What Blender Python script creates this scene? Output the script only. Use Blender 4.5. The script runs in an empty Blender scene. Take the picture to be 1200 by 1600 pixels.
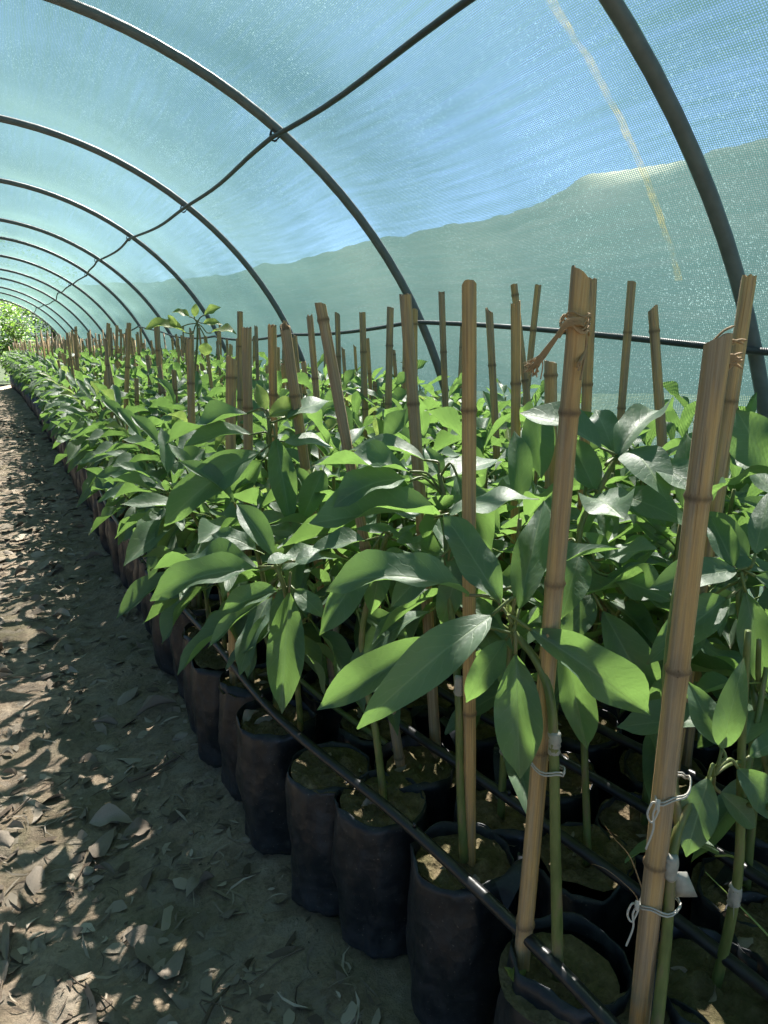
import bpy, bmesh, math, random
import numpy as np
from mathutils import Vector, Matrix, Euler, noise as mnoise

random.seed(7)
RNG = np.random.default_rng(11)
R = math.radians
sc = bpy.context.scene
COL = sc.collection

# ------------------------------------------------------------------ camera, sky, sun, exposure
H = 1.1
YAW = R(25.6)
PITCH = math.atan(290 / 1155)
cam_d = bpy.data.cameras.new('camera')
cam = bpy.data.objects.new('camera', cam_d)
COL.objects.link(cam)
cam.location = (0, 0, H)
cam.rotation_euler = (math.pi / 2 - PITCH, 0, -YAW)
cam_d.sensor_fit = 'VERTICAL'
cam_d.sensor_height = 36
cam_d.lens = 36 * 1155 / 1600
cam_d.clip_start = 0.02
cam_d.clip_end = 6000
sc.camera = cam

SUN_EL, SUN_AZ = R(53), R(37)          # azimuth clockwise from +Y
world = bpy.data.worlds.new('World')
sc.world = world
world.use_nodes = True
wn = world.node_tree.nodes
sky = wn.new('ShaderNodeTexSky')
sky.sky_type = 'NISHITA'
sky.sun_disc = False
sky.sun_elevation = SUN_EL
sky.sun_rotation = SUN_AZ
sky.altitude = 1500
sky.air_density = 0.45
sky.dust_density = 0.1
sky.ozone_density = 2.0
world.node_tree.links.new(sky.outputs[0], wn['Background'].inputs[0])
wn['Background'].inputs[1].default_value = 0.05

sun_d = bpy.data.lights.new('sun', 'SUN')
sun_d.energy = 5.0
sun_d.angle = R(0.53)
sun_d.color = (1.0, 0.955, 0.88)
sun = bpy.data.objects.new('sun', sun_d)
COL.objects.link(sun)
sdir = Vector((math.sin(SUN_AZ) * math.cos(SUN_EL), math.cos(SUN_AZ) * math.cos(SUN_EL), math.sin(SUN_EL)))
sun.rotation_euler = (-sdir).to_track_quat('-Z', 'Y').to_euler()
sun.location = (3, 8, 14)

sc.view_settings.view_transform = 'Standard'
sc.view_settings.look = 'None'
sc.view_settings.exposure = 2.95
sc.view_settings.gamma = 1.0
sc.render.engine = 'CYCLES'
sc.cycles.max_bounces = 7
sc.cycles.diffuse_bounces = 4
sc.cycles.glossy_bounces = 2
sc.cycles.transmission_bounces = 5
sc.cycles.transparent_max_bounces = 10
sc.cycles.caustics_reflective = False
sc.cycles.caustics_refractive = True
sc.cycles.sample_clamp_indirect = 8.0
sc.cycles.use_denoising = True

# ------------------------------------------------------------------ pixel helper (1200 x 1600 photo pixels)
CP, SP = math.cos(PITCH), math.sin(PITCH)
HV = Vector((math.sin(YAW), math.cos(YAW), 0))
RV = Vector((math.cos(YAW), -math.sin(YAW), 0))
def P(px, py, fwd):
    """world point seen at photo pixel, at horizontal forward distance fwd (m)"""
    cx, cy = px - 600, 800 - py
    F = 1155 * CP + cy * SP
    U = -1155 * SP + cy * CP
    s = fwd / F
    return Vector((0, 0, H)) + (HV * F + RV * cx + Vector((0, 0, U))) * s
def mpp(py, fwd):
    return fwd / (1155 * CP + (800 - py) * SP)
def Pz(px, py, z):
    cy = 800 - py
    U = -1155 * SP + cy * CP
    F = 1155 * CP + cy * SP
    return P(px, py, (z - H) / U * F)

def bend(x, y, z=0.0):
    """the tunnel swings gently left and its floor drops with distance"""
    if y > 0:
        yy = min(y, 40)
        return Vector((x - 0.015 * yy - 0.0008 * yy * yy, y, z - 0.0009 * yy * yy))
    return Vector((x, y, z))

# ------------------------------------------------------------------ mesh / object helpers
def mesh_from(name, verts, faces, uvs=None, smooth=True, mats=(), midx=None):
    me = bpy.data.meshes.new(name)
    me.from_pydata([tuple(v) for v in verts], [], [tuple(f) for f in faces])
    for m in mats:
        me.materials.append(m)
    if midx is not None:
        me.polygons.foreach_set('material_index', np.asarray(midx, dtype=np.int32))
    if uvs is not None:
        uvl = me.uv_layers.new(name='UVMap')
        li = np.empty(len(me.loops), dtype=np.int32)
        me.loops.foreach_get('vertex_index', li)
        uvl.data.foreach_set('uv', np.asarray(uvs, dtype=np.float32)[li].ravel())
    if smooth:
        me.polygons.foreach_set('use_smooth', np.ones(len(me.polygons), dtype=bool))
    me.update()
    return me

def link(name, me, parent=None, mat=None, loc=None, matrix=None, **props):
    o = bpy.data.objects.new(name, me)
    COL.objects.link(o)
    if mat is not None:
        if not me.materials:
            me.materials.append(mat)
    if parent is not None:
        o.parent = parent
    if matrix is not None:
        o.matrix_basis = matrix
    elif loc is not None:
        o.location = loc
    for k, v in props.items():
        o[k] = v
    return o

def empty(name, loc, rz=0, **props):
    o = bpy.data.objects.new(name, None)
    COL.objects.link(o)
    o.empty_display_size = 0.05
    o.location = loc
    o.rotation_euler = (0, 0, rz)
    for k, v in props.items():
        o[k] = v
    return o

class MB:
    """collects vertices and faces for one mesh"""
    def __init__(s):
        s.v, s.f, s.uv, s.mi = [], [], [], []
    def tube(s, pts, rad, seg=8, mi=0, cap=True, flat=1.0):
        pts = [Vector(p) for p in pts]
        n = len(pts)
        rads = rad if isinstance(rad, (list, tuple)) else [rad] * n
        base = len(s.v)
        prev = None
        L = 0.0
        for i, p in enumerate(pts):
            t = (pts[min(i + 1, n - 1)] - pts[max(i - 1, 0)])
            t = t.normalized() if t.length > 1e-9 else Vector((0, 0, 1))
            if prev is None:
                a = Vector((0, 0, 1)) if abs(t.z) < 0.9 else Vector((1, 0, 0))
                u = t.cross(a).normalized()
            else:
                u = (prev - t * prev.dot(t)).normalized()
            prev = u
            w = t.cross(u)
            if i:
                L += (p - pts[i - 1]).length
            for k in range(seg):
                a = 2 * math.pi * k / seg
                s.v.append(p + (u * math.cos(a) + w * math.sin(a) * flat) * rads[i])
                s.uv.append((k / seg, L))
        for i in range(n - 1):
            for k in range(seg):
                a, b = base + i * seg + k, base + i * seg + (k + 1) % seg
                s.f.append((a, b, b + seg, a + seg)); s.mi.append(mi)
        if cap:
            s.f.append(tuple(base + k for k in reversed(range(seg)))); s.mi.append(mi)
            e = base + (n - 1) * seg
            s.f.append(tuple(e + k for k in range(seg))); s.mi.append(mi)
        return s
    def quad(s, a, b, c, d, mi=0):
        i = len(s.v)
        s.v += [Vector(a), Vector(b), Vector(c), Vector(d)]
        s.uv += [(0, 0), (1, 0), (1, 1), (0, 1)]
        s.f.append((i, i + 1, i + 2, i + 3)); s.mi.append(mi)
    def mesh(s, name, mats, smooth=True):
        return mesh_from(name, s.v, s.f, s.uv, smooth, mats, s.mi)

def catmull(pts, per=6):
    pts = [Vector(p) for p in pts]
    out = []
    for i in range(len(pts) - 1):
        p0, p1, p2, p3 = pts[max(i - 1, 0)], pts[i], pts[i + 1], pts[min(i + 2, len(pts) - 1)]
        for k in range(per):
            t = k / per
            out.append(0.5 * ((2 * p1) + (p2 - p0) * t + (2 * p0 - 5 * p1 + 4 * p2 - p3) * t * t + (3 * p1 - p0 - 3 * p2 + p3) * t ** 3))
    out.append(pts[-1])
    return out

# ------------------------------------------------------------------ materials
class NT:
    def __init__(s, name):
        s.m = bpy.data.materials.new(name)
        s.m.use_nodes = True
        s.t = s.m.node_tree
        s.t.nodes.clear()
        s.out = s.n('ShaderNodeOutputMaterial')
    def n(s, typ, **kw):
        nd = s.t.nodes.new(typ)
        for k, v in kw.items():
            setattr(nd, k, v)
        return nd
    def l(s, a, b):
        s.t.links.new(a, b)
    def inp(s, sock, val):
        if val is None:
            return
        if hasattr(val, 'is_output'):
            s.l(val, sock)
        else:
            sock.default_value = val
    def math(s, op, a, b=None, c=None, clamp=False):
        nd = s.n('ShaderNodeMath', operation=op, use_clamp=clamp)
        for i, v in enumerate((a, b, c)):
            s.inp(nd.inputs[i], v)
        return nd.outputs[0]
    def ramp(s, fac, stops, interp='LINEAR'):
        nd = s.n('ShaderNodeValToRGB')
        nd.color_ramp.interpolation = interp
        el = nd.color_ramp.elements
        while len(el) < len(stops):
            el.new(0.5)
        for e, (p, c) in zip(el, stops):
            e.position = p
            e.color = (*c, 1) if len(c) == 3 else c
        s.inp(nd.inputs[0], fac)
        return nd.outputs[0]
    def noise(s, vec=None, scale=5, detail=3, rough=0.5, dist=0.0):
        nd = s.n('ShaderNodeTexNoise')
        s.inp(nd.inputs['Vector'], vec)
        nd.inputs['Scale'].default_value = scale
        nd.inputs['Detail'].default_value = detail
        nd.inputs['Roughness'].default_value = rough
        nd.inputs['Distortion'].default_value = dist
        return nd.outputs['Fac']
    def vor(s, vec=None, scale=5, out='Distance', feature='F1'):
        nd = s.n('ShaderNodeTexVoronoi', feature=feature)
        s.inp(nd.inputs['Vector'], vec)
        nd.inputs['Scale'].default_value = scale
        return nd.outputs[out]
    def mapping(s, vec, scale=(1, 1, 1), loc=(0, 0, 0)):
        nd = s.n('ShaderNodeMapping')
        s.l(vec, nd.inputs[0])
        nd.inputs['Scale'].default_value = scale
        nd.inputs['Location'].default_value = loc
        return nd.outputs[0]
    def mix(s, fac, a, b, blend='MIX'):
        nd = s.n('ShaderNodeMix', data_type='RGBA', blend_type=blend)
        s.inp(nd.inputs[0], fac)
        for sock, v in ((nd.inputs[6], a), (nd.inputs[7], b)):
            if isinstance(v, tuple) and len(v) == 3:
                v = (*v, 1)
            s.inp(sock, v)
        return nd.outputs[2]
    def bump(s, h, strength=0.3, dist=0.01):
        nd = s.n('ShaderNodeBump')
        s.inp(nd.inputs['Height'], h)
        nd.inputs['Strength'].default_value = strength
        nd.inputs['Distance'].default_value = dist
        return nd.outputs[0]
    def bsdf(s, color, rough=0.6, spec=0.5, normal=None, metal=0.0, coat=0.0):
        nd = s.n('ShaderNodeBsdfPrincipled')
        if isinstance(color, tuple) and len(color) == 3:
            color = (*color, 1)
        s.inp(nd.inputs['Base Color'], color)
        s.inp(nd.inputs['Roughness'], rough)
        s.inp(nd.inputs['Specular IOR Level'], spec)
        s.inp(nd.inputs['Metallic'], metal)
        s.inp(nd.inputs['Coat Weight'], coat)
        if normal is not None:
            s.l(normal, nd.inputs['Normal'])
        return nd.outputs[0]
    def coord(s, which='Object'):
        return s.n('ShaderNodeTexCoord').outputs[which]
    def rnd(s):
        return s.n('ShaderNodeObjectInfo').outputs['Random']
    def done(s, shader):
        s.l(shader, s.out.inputs[0])
        return s.m

def mat_leaf(name, dark, light, tcol, tfac=0.36, rough=0.34):
    n = NT(name)
    uv = n.coord('UV')
    sep = n.n('ShaderNodeSeparateXYZ'); n.l(uv, sep.inputs[0])
    u, v = sep.outputs[0], sep.outputs[1]
    av = n.math('ABSOLUTE', n.math('SUBTRACT', v, 0.5))
    mid = n.math('SUBTRACT', 1.0, n.math('MULTIPLY', av, 28.0), clamp=True)
    q = n.math('FRACT', n.math('ADD', n.math('MULTIPLY', n.math('SUBTRACT', u, n.math('MULTIPLY', n.math('POWER', av, 0.9), 0.40)), 8.5), n.math('MULTIPLY', n.noise(n.coord('Object'), 4.5, 2), 1.6)))
    lat = n.math('SUBTRACT', 1.0, n.math('MULTIPLY', n.math('ABSOLUTE', n.math('SUBTRACT', q, 0.5)), 13.0), clamp=True)
    vein = n.math('MAXIMUM', mid, n.math('MULTIPLY', lat, 0.5))
    rnd = n.rnd()
    oc = n.coord('Object')
    big = n.noise(oc, 2.2, 2)
    base = n.mix(n.math('ADD', n.math('MULTIPLY', rnd, 0.65), n.math('MULTIPLY', big, 0.35)), dark, light)
    geo = n.n('ShaderNodeNewGeometry')
    base = n.mix(n.math('MULTIPLY', vein, 0.75), base, (0.27, 0.36, 0.19))
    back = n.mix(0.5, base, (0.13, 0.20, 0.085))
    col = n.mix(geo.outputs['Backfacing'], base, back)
    # tiny blemishes
    sp = n.noise(n.mapping(oc, (1, 0.4, 1)), 26, 2)
    spot = n.ramp(sp, [(0.70, (0, 0, 0)), (0.76, (1, 1, 1))])
    col = n.mix(n.math('MULTIPLY', spot, 0.22), col, (0.17, 0.13, 0.05))
    tipm = n.math('MULTIPLY', n.math('MULTIPLY', n.math('SUBTRACT', n.math('ADD', u, n.math('MULTIPLY', big, 0.16)), 1.01), 14.0, clamp=True), n.math('GREATER_THAN', n.math('FRACT', n.math('MULTIPLY', rnd, 7.3)), 0.6))
    col = n.mix(n.math('MULTIPLY', tipm, 0.8), col, (0.16, 0.10, 0.045))
    dustm = n.ramp(n.noise(n.mapping(oc, (1, 0.5, 1)), 9, 5, 0.7), [(0.5, (0, 0, 0)), (0.75, (1, 1, 1))])
    col = n.mix(n.math('MULTIPLY', dustm, 0.22), col, (0.20, 0.22, 0.16))
    hgt = n.math('SUBTRACT', n.math('ADD', n.math('MULTIPLY', n.noise(n.mapping(oc, (1, 0.45, 1)), 7, 2), 1.3), n.math('MULTIPLY', n.noise(n.mapping(oc, (1, 0.45, 1)), 22, 2), 0.35)), n.math('MULTIPLY', vein, 0.35))
    nor = n.bump(hgt, 0.35, 0.003)
    rgh = n.math('ADD', rough, n.math('MULTIPLY', geo.outputs['Backfacing'], 0.25))
    pr = n.bsdf(col, rgh, 0.55, nor)
    tr = n.n('ShaderNodeBsdfTranslucent')
    tc = n.mix(n.math('MULTIPLY', vein, 0.35), tcol, (0.05, 0.10, 0.01))
    n.l(tc, tr.inputs[0])
    mx = n.n('ShaderNodeMixShader')
    mx.inputs[0].default_value = tfac
    n.l(pr, mx.inputs[1]); n.l(tr.outputs[0], mx.inputs[2])
    return n.done(mx.outputs[0])

M_LEAF = mat_leaf('leaf_green', (0.058, 0.112, 0.072), (0.108, 0.168, 0.102), (0.26, 0.46, 0.10), 0.36, 0.52)
M_YOUNG = mat_leaf('leaf_young', (0.12, 0.20, 0.04), (0.20, 0.22, 0.06), (0.36, 0.50, 0.12), 0.42, 0.45)

def mat_stem():
    n = NT('green_stem')
    oc = n.coord('Object')
    s = n.noise(n.mapping(oc, (60, 60, 18)), 1, 3)
    col = n.ramp(s, [(0.32, (0.075, 0.105, 0.030)), (0.52, (0.13, 0.165, 0.050)), (0.68, (0.17, 0.145, 0.075))])
    return n.done(n.bsdf(col, 0.45, 0.4, n.bump(s, 0.4, 0.003)))
M_STEM = mat_stem()
def mat_plain(name, col, rough=0.6, spec=0.4, var=0.12, scale=30, bump=0.2):
    n = NT(name)
    s = n.noise(n.coord('Object'), scale, 4)
    d = tuple(c * (1 - var) for c in col); l = tuple(min(1, c * (1 + var)) for c in col)
    return n.done(n.bsdf(n.ramp(s, [(0.3, d), (0.7, l)]), rough, spec, n.bump(s, bump, 0.004)))
M_PET = mat_plain('petiole', (0.17, 0.24, 0.06), 0.4, 0.4)
M_TAPE = mat_plain('graft_tape', (0.30, 0.295, 0.265), 0.4, 0.5, 0.15, 90)
M_STRING = mat_plain('white_string', (0.46, 0.44, 0.40), 0.8, 0.2, 0.15, 300)
M_RAFFIA = mat_plain('raffia', (0.36, 0.24, 0.13), 0.7, 0.3, 0.35, 60)

def mat_bamboo():
    n = NT('bamboo')
    oc = n.coord('Object')
    rnd = n.rnd()
    off = n.n('ShaderNodeCombineXYZ')
    n.l(n.math('MULTIPLY', rnd, 37.0), off.inputs[2])
    va = n.n('ShaderNodeVectorMath', operation='ADD')
    n.l(oc, va.inputs[0]); n.l(off.outputs[0], va.inputs[1])
    st = n.noise(n.mapping(va.outputs[0], (3.4, 3.4, 3.0)), 1, 6, 0.72, 0.6)
    bl = n.noise(n.mapping(va.outputs[0], (0.9, 0.9, 5)), 1, 4, 0.6)
    fresh = n.ramp(st, [(0.28, (0.36, 0.205, 0.085)), (0.55, (0.55, 0.355, 0.155)), (0.78, (0.64, 0.47, 0.24))])
    old = n.ramp(st, [(0.28, (0.18, 0.12, 0.075)), (0.5, (0.33, 0.24, 0.155)), (0.75, (0.48, 0.385, 0.275))])
    f = n.math('ADD', n.math('MULTIPLY', n.math('SUBTRACT', bl, 0.5), 5.0), n.math('MULTIPLY', rnd, 0.95), clamp=True)
    col = n.mix(f, fresh, old)
    sep = n.n('ShaderNodeSeparateXYZ'); n.l(n.coord('UV'), sep.inputs[0])
    crack = n.noise(n.mapping(va.outputs[0], (5.5, 5.5, 1.6)), 1, 2)
    cr = n.ramp(crack, [(0.28, (1, 1, 1)), (0.33, (0, 0, 0))])
    col = n.mix(n.math('MULTIPLY', cr, 0.6), col, (0.04, 0.028, 0.02))
    nd_ = n.n('ShaderNodeAttribute', attribute_name='node')
    col = n.mix(n.math('MULTIPLY', nd_.outputs['Fac'], 0.75), col, (0.10, 0.065, 0.04))
    h = n.math('SUBTRACT', st, n.math('MULTIPLY', cr, 0.8))
    return n.done(n.bsdf(col, 0.62, 0.35, n.bump(h, 0.6, 0.004)))
M_BAMBOO = mat_bamboo()

def mat_bag():
    n = NT('black_plastic_bag')
    oc = n.coord('Object')
    rnd = n.rnd()
    off = n.n('ShaderNodeCombineXYZ'); n.l(n.math('MULTIPLY', rnd, 11.0), off.inputs[0])
    va = n.n('ShaderNodeVectorMath', operation='ADD'); n.l(oc, va.inputs[0]); n.l(off.outputs[0], va.inputs[1])
    p = va.outputs[0]
    dent = n.noise(p, 13, 3, 0.5)
    crink = n.vor(p, 34, 'Distance')
    fine = n.noise(p, 120, 3, 0.6)
    dust = n.noise(p, 26, 6, 0.75)
    sep = n.n('ShaderNodeSeparateXYZ'); n.l(oc, sep.inputs[0])
    low = n.math('SUBTRACT', 1.0, n.math('MULTIPLY', sep.outputs[2], 11.0), clamp=True)
    df = n.ramp(n.math('ADD', dust, n.math('MULTIPLY', low, 0.18)), [(0.46, (0, 0, 0)), (0.78, (1, 1, 1))])
    col = n.mix(n.math('MULTIPLY', df, 0.6), (0.010, 0.0135, 0.019), (0.055, 0.062, 0.072))
    spk = n.ramp(n.noise(p, 210, 2), [(0.69, (0, 0, 0)), (0.74, (1, 1, 1))])
    col = n.mix(n.math('MULTIPLY', spk, 0.5), col, (0.22, 0.20, 0.17))
    rg = n.math('ADD', 0.36, n.math('MULTIPLY', df, 0.35))
    h = n.math('ADD', n.math('ADD', dent, n.math('MULTIPLY', crink, 0.35)), n.math('MULTIPLY', fine, 0.08))
    return n.done(n.bsdf(col, rg, 0.42, n.bump(h, 0.5, 0.010)))
M_BAG = mat_bag()
M_PIPE = mat_plain('black_pipe', (0.016, 0.017, 0.019), 0.34, 0.5, 0.4, 40, 0.15)

def mat_soil(name, moss=0.5):
    n = NT(name)
    oc = n.coord('Object')
    g = n.n('ShaderNodeNewGeometry')
    wp = g.outputs['Position']
    a = n.noise(wp, 40, 6, 0.7)
    b = n.noise(wp, 9, 4, 0.6)
    c = n.vor(wp, 120)
    col = n.ramp(a, [(0.3, (0.075, 0.058, 0.036)), (0.55, (0.18, 0.138, 0.085)), (0.75, (0.32, 0.25, 0.16))])
    mf = n.ramp(b, [(0.42, (0, 0, 0)), (0.62, (1, 1, 1))])
    col = n.mix(n.math('MULTIPLY', mf, moss), col, (0.062, 0.070, 0.022))
    h = n.math('ADD', n.math('MULTIPLY', a, 1.0), n.math('MULTIPLY', c, 0.35))
    return n.done(n.bsdf(col, 0.95, 0.15, n.bump(h, 0.9, 0.012)))
M_SOIL = mat_soil('potting_soil', 0.55)

def mat_ground():
    n = NT('path_soil')
    g = n.n('ShaderNodeNewGeometry')
    wp = g.outputs['Position']
    sep = n.n('ShaderNodeSeparateXYZ'); n.l(wp, sep.inputs[0])
    fine = n.noise(wp, 70, 6, 0.72)
    mid = n.noise(wp, 14, 5, 0.65)
    big = n.noise(wp, 2.2, 4, 0.55)
    col = n.ramp(mid, [(0.28, (0.19, 0.142, 0.10)), (0.5, (0.34, 0.265, 0.19)), (0.72, (0.45, 0.37, 0.28))])
    col = n.mix(n.ramp(fine, [(0.3, (1, 1, 1)), (0.55, (0, 0, 0))]), col, n.mix(0.5, col, (0.05, 0.038, 0.028)))
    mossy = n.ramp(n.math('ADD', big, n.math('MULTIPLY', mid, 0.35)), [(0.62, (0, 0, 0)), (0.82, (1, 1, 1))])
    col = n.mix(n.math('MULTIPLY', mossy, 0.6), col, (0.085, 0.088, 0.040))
    flake = n.vor(n.mapping(wp, (1, 1, 1)), 26, 'Color')
    fs = n.n('ShaderNodeSeparateColor'); n.l(flake, fs.inputs[0])
    fm = n.math('MULTIPLY', n.ramp(fs.outputs[0], [(0.62, (0, 0, 0)), (0.66, (1, 1, 1))]), 0.5)
    col = n.mix(fm, col, n.mix(fs.outputs[1], (0.32, 0.28, 0.23), (0.17, 0.135, 0.10)))
    # beyond the tunnel: grass
    outx = n.math('MULTIPLY', n.math('SUBTRACT', n.math('ABSOLUTE', n.math('ADD', sep.outputs[0], 0.3)), 2.1), 1.5, clamp=True)
    outy = n.math('MULTIPLY', n.math('SUBTRACT', sep.outputs[1], 23.0), 0.6, clamp=True)
    om = n.math('MAXIMUM', outx, outy)
    gcol = n.ramp(n.noise(wp, 3.5, 6, 0.7), [(0.3, (0.014, 0.026, 0.010)), (0.55, (0.03, 0.046, 0.016)), (0.75, (0.055, 0.062, 0.028))])
    col = n.mix(om, col, gcol)
    h = n.math('ADD', n.math('ADD', fine, mid), n.math('MULTIPLY', fm, 0.5))
    return n.done(n.bsdf(col, 0.93, 0.2, n.bump(h, 0.75, 0.014)))
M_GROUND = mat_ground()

def mat_net():
    n = NT('shade_net')
    uvn = n.coord('UV')
    sep = n.n('ShaderNodeSeparateXYZ'); n.l(uvn, sep.inputs[0])
    u, v = sep.outputs[0], sep.outputs[1]            # metres round the arch, metres along the tunnel
    wob = n.noise(uvn, 18, 2)
    wob2 = n.noise(uvn, 2.3, 2)
    uu = n.math('ADD', u, n.math('MULTIPLY', wob, 0.006))
    vv = n.math('ADD', v, n.math('ADD', n.math('MULTIPLY', wob, 0.005), n.math('MULTIPLY', wob2, 0.02)))
    su = n.math('SINE', n.math('MULTIPLY', uu, 2 * math.pi / 0.0052))
    sv = n.math('SINE', n.math('MULTIPLY', vv, 2 * math.pi / 0.0066))
    weave = n.math('MULTIPLY', n.math('MULTIPLY_ADD', su, 0.5, 0.5), n.math('MULTIPLY_ADD', sv, 0.5, 0.5))
    streak = n.noise(n.mapping(uvn, (46, 2.0, 1)), 1, 4, 0.6, 0.3)      # pulled threads running hoop to hoop
    blot = n.noise(n.mapping(uvn, (1.1, 0.9, 1)), 1, 3, 0.5)
    dens = n.math('ADD', n.math('MULTIPLY', n.math('SUBTRACT', streak, 0.5), 0.75), n.math('MULTIPLY', n.math('SUBTRACT', blot, 0.5), 0.9))
    hole = n.math('MULTIPLY', n.math('ADD', n.math('ADD', n.math('MULTIPLY', weave, 1.25), dens), 0.08), 0.64, clamp=True)
    hole = n.math('MINIMUM', hole, 0.92)
    lw = n.n('ShaderNodeLayerWeight'); lw.inputs[0].default_value = 0.5
    cosi = n.math('SUBTRACT', 1.0, lw.outputs['Facing'])
    hole = n.math('MULTIPLY', hole, n.math('SMOOTH_MIN', n.math('MULTIPLY', cosi, 1.9), 1.0, 0.25))
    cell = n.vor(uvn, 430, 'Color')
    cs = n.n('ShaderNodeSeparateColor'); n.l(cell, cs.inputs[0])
    gl = n.ramp(cs.outputs[0], [(0.91, (0, 0, 0)), (0.99, (1, 1, 1))])  # sun glints on the threads, painted into their colour as random paler cells
    glint_fac = n.math('MULTIPLY', gl, n.ramp(n.noise(uvn, 3.0, 3), [(0.3, (0.2, 0.2, 0.2)), (0.7, (1, 1, 1))]))
    tcol = n.mix(glint_fac, (0.020, 0.045, 0.044), (0.13, 0.20, 0.20))
    tcol = n.mix(n.ramp(blot, [(0.35, (0, 0, 0)), (0.7, (0.6, 0.6, 0.6))]), tcol, (0.036, 0.070, 0.058))
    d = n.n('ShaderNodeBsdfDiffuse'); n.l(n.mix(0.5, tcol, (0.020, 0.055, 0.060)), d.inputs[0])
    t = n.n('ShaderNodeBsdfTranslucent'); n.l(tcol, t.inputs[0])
    fw = n.n('ShaderNodeBsdfRefraction'); fw.inputs['Roughness'].default_value = 0.75; fw.inputs['IOR'].default_value = 1.3
    n.l(n.mix(glint_fac, (0.24, 0.35, 0.34), (0.60, 0.76, 0.74)), fw.inputs['Color'])
    m0 = n.n('ShaderNodeMixShader'); m0.inputs[0].default_value = 0.045
    n.l(t.outputs[0], m0.inputs[1]); n.l(fw.outputs[0], m0.inputs[2])
    m1 = n.n('ShaderNodeMixShader'); m1.inputs[0].default_value = 0.74
    n.l(d.outputs[0], m1.inputs[1]); n.l(m0.outputs[0], m1.inputs[2])
    tp = n.n('ShaderNodeBsdfTransparent')
    m2 = n.n('ShaderNodeMixShader')
    n.l(hole, m2.inputs[0]); n.l(m1.outputs[0], m2.inputs[1]); n.l(tp.outputs[0], m2.inputs[2])
    return n.done(m2.outputs[0])
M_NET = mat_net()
M_HOOP = mat_plain('grey_steel', (0.11, 0.118, 0.125), 0.5, 0.5, 0.2, 25, 0.1)
M_WIRE = mat_plain('dark_cable', (0.035, 0.04, 0.045), 0.5, 0.4, 0.2, 40, 0.2)
def mat_seam():
    n = NT('yellow_thread')
    uv = n.coord('UV')
    a = n.noise(n.mapping(uv, (60, 700, 1)), 1, 3)
    al = n.ramp(n.math('ADD', n.math('MULTIPLY', a, 0.6), n.math('MULTIPLY', n.noise(uv, 9, 3), 0.55)), [(0.50, (0, 0, 0)), (0.70, (0.5, 0.5, 0.5))])
    d = n.n('ShaderNodeBsdfTranslucent'); d.inputs[0].default_value = (0.62, 0.50, 0.16, 1)
    d2 = n.n('ShaderNodeBsdfDiffuse'); d2.inputs[0].default_value = (0.55, 0.42, 0.12, 1)
    m0 = n.n('ShaderNodeMixShader'); n.l(d.outputs[0], m0.inputs[1]); n.l(d2.outputs[0], m0.inputs[2])
    tp = n.n('ShaderNodeBsdfTransparent')
    m = n.n('ShaderNodeMixShader'); n.l(al, m.inputs[0]); n.l(tp.outputs[0], m.inputs[1]); n.l(m0.outputs[0], m.inputs[2])
    return n.done(m.outputs[0])
M_SEAM = mat_seam()

def mat_dead(name, c0, c1):
    n = NT(name)
    rnd = n.rnd()
    s = n.noise(n.mapping(n.coord('Object'), (4, 12, 4)), 4, 4, 0.6)
    col = n.mix(n.math('ADD', n.math('MULTIPLY', rnd, 0.7), n.math('MULTIPLY', s, 0.4)), c0, c1)
    return n.done(n.bsdf(col, 0.8, 0.25, n.bump(s, 0.5, 0.004)))
M_DEAD = mat_dead('dead_leaf', (0.16, 0.125, 0.095), (0.42, 0.36, 0.29))
M_TWIG = mat_dead('dry_twig', (0.085, 0.06, 0.042), (0.24, 0.19, 0.14))
M_STONE = mat_dead('stone', (0.20, 0.17, 0.13), (0.40, 0.35, 0.28))

# ------------------------------------------------------------------ ground sheet
def build_ground():
    xs = np.concatenate([-np.geomspace(3000, 2.5, 26), np.linspace(-2.3, -1.2, 14), np.linspace(-1.18, 0.62, 122),
                         np.linspace(0.68, 2.6, 26), np.geomspace(2.9, 3000, 26)])
    ys = np.concatenate([-np.geomspace(3000, 1.0, 20), np.linspace(-0.8, 0.1, 10), np.linspace(0.14, 3.6, 232),
                         np.linspace(3.66, 12, 130), np.linspace(12.3, 40, 60), np.geomspace(42, 3000, 30)])
    verts = []
    for y in ys:
        yy = min(max(y, 0), 40)
        off = -0.015 * yy - 0.0008 * yy * yy
        zz = -0.0009 * yy * yy
        for x in xs:
            z = 0.0
            near = (-2.6 < x < 2.6 and -1 < y < 24)
            if near:
                # path trodden a little lower than the bed
                e = min(max((x - 0.12) / 0.34, 0), 1)
                z += -0.045 * (1 - e * e * (3 - 2 * e))
                v = Vector((x * 3.1, y * 3.1, 0.3))
                z += 0.020 * mnoise.noise(v)
                if y < 12:
                    z += 0.009 * mnoise.noise(Vector((x * 13, y * 13, 2.0)))
                    z += 0.006 * mnoise.noise(Vector((x * 37, y * 37, 5.0)))
                if x > 0.55:
                    z = min(z, 0.0) * 0.4
            wx = x + (off if -30 < x < 30 else 0)
            verts.append((wx, y, zz + z))
    nx = len(xs)
    faces = [(j * nx + i, j * nx + i + 1, (j + 1) * nx + i + 1, (j + 1) * nx + i) for j in range(len(ys) - 1) for i in range(nx - 1)]
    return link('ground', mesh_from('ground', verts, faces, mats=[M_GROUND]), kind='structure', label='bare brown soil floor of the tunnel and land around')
GROUND = build_ground()
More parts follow.
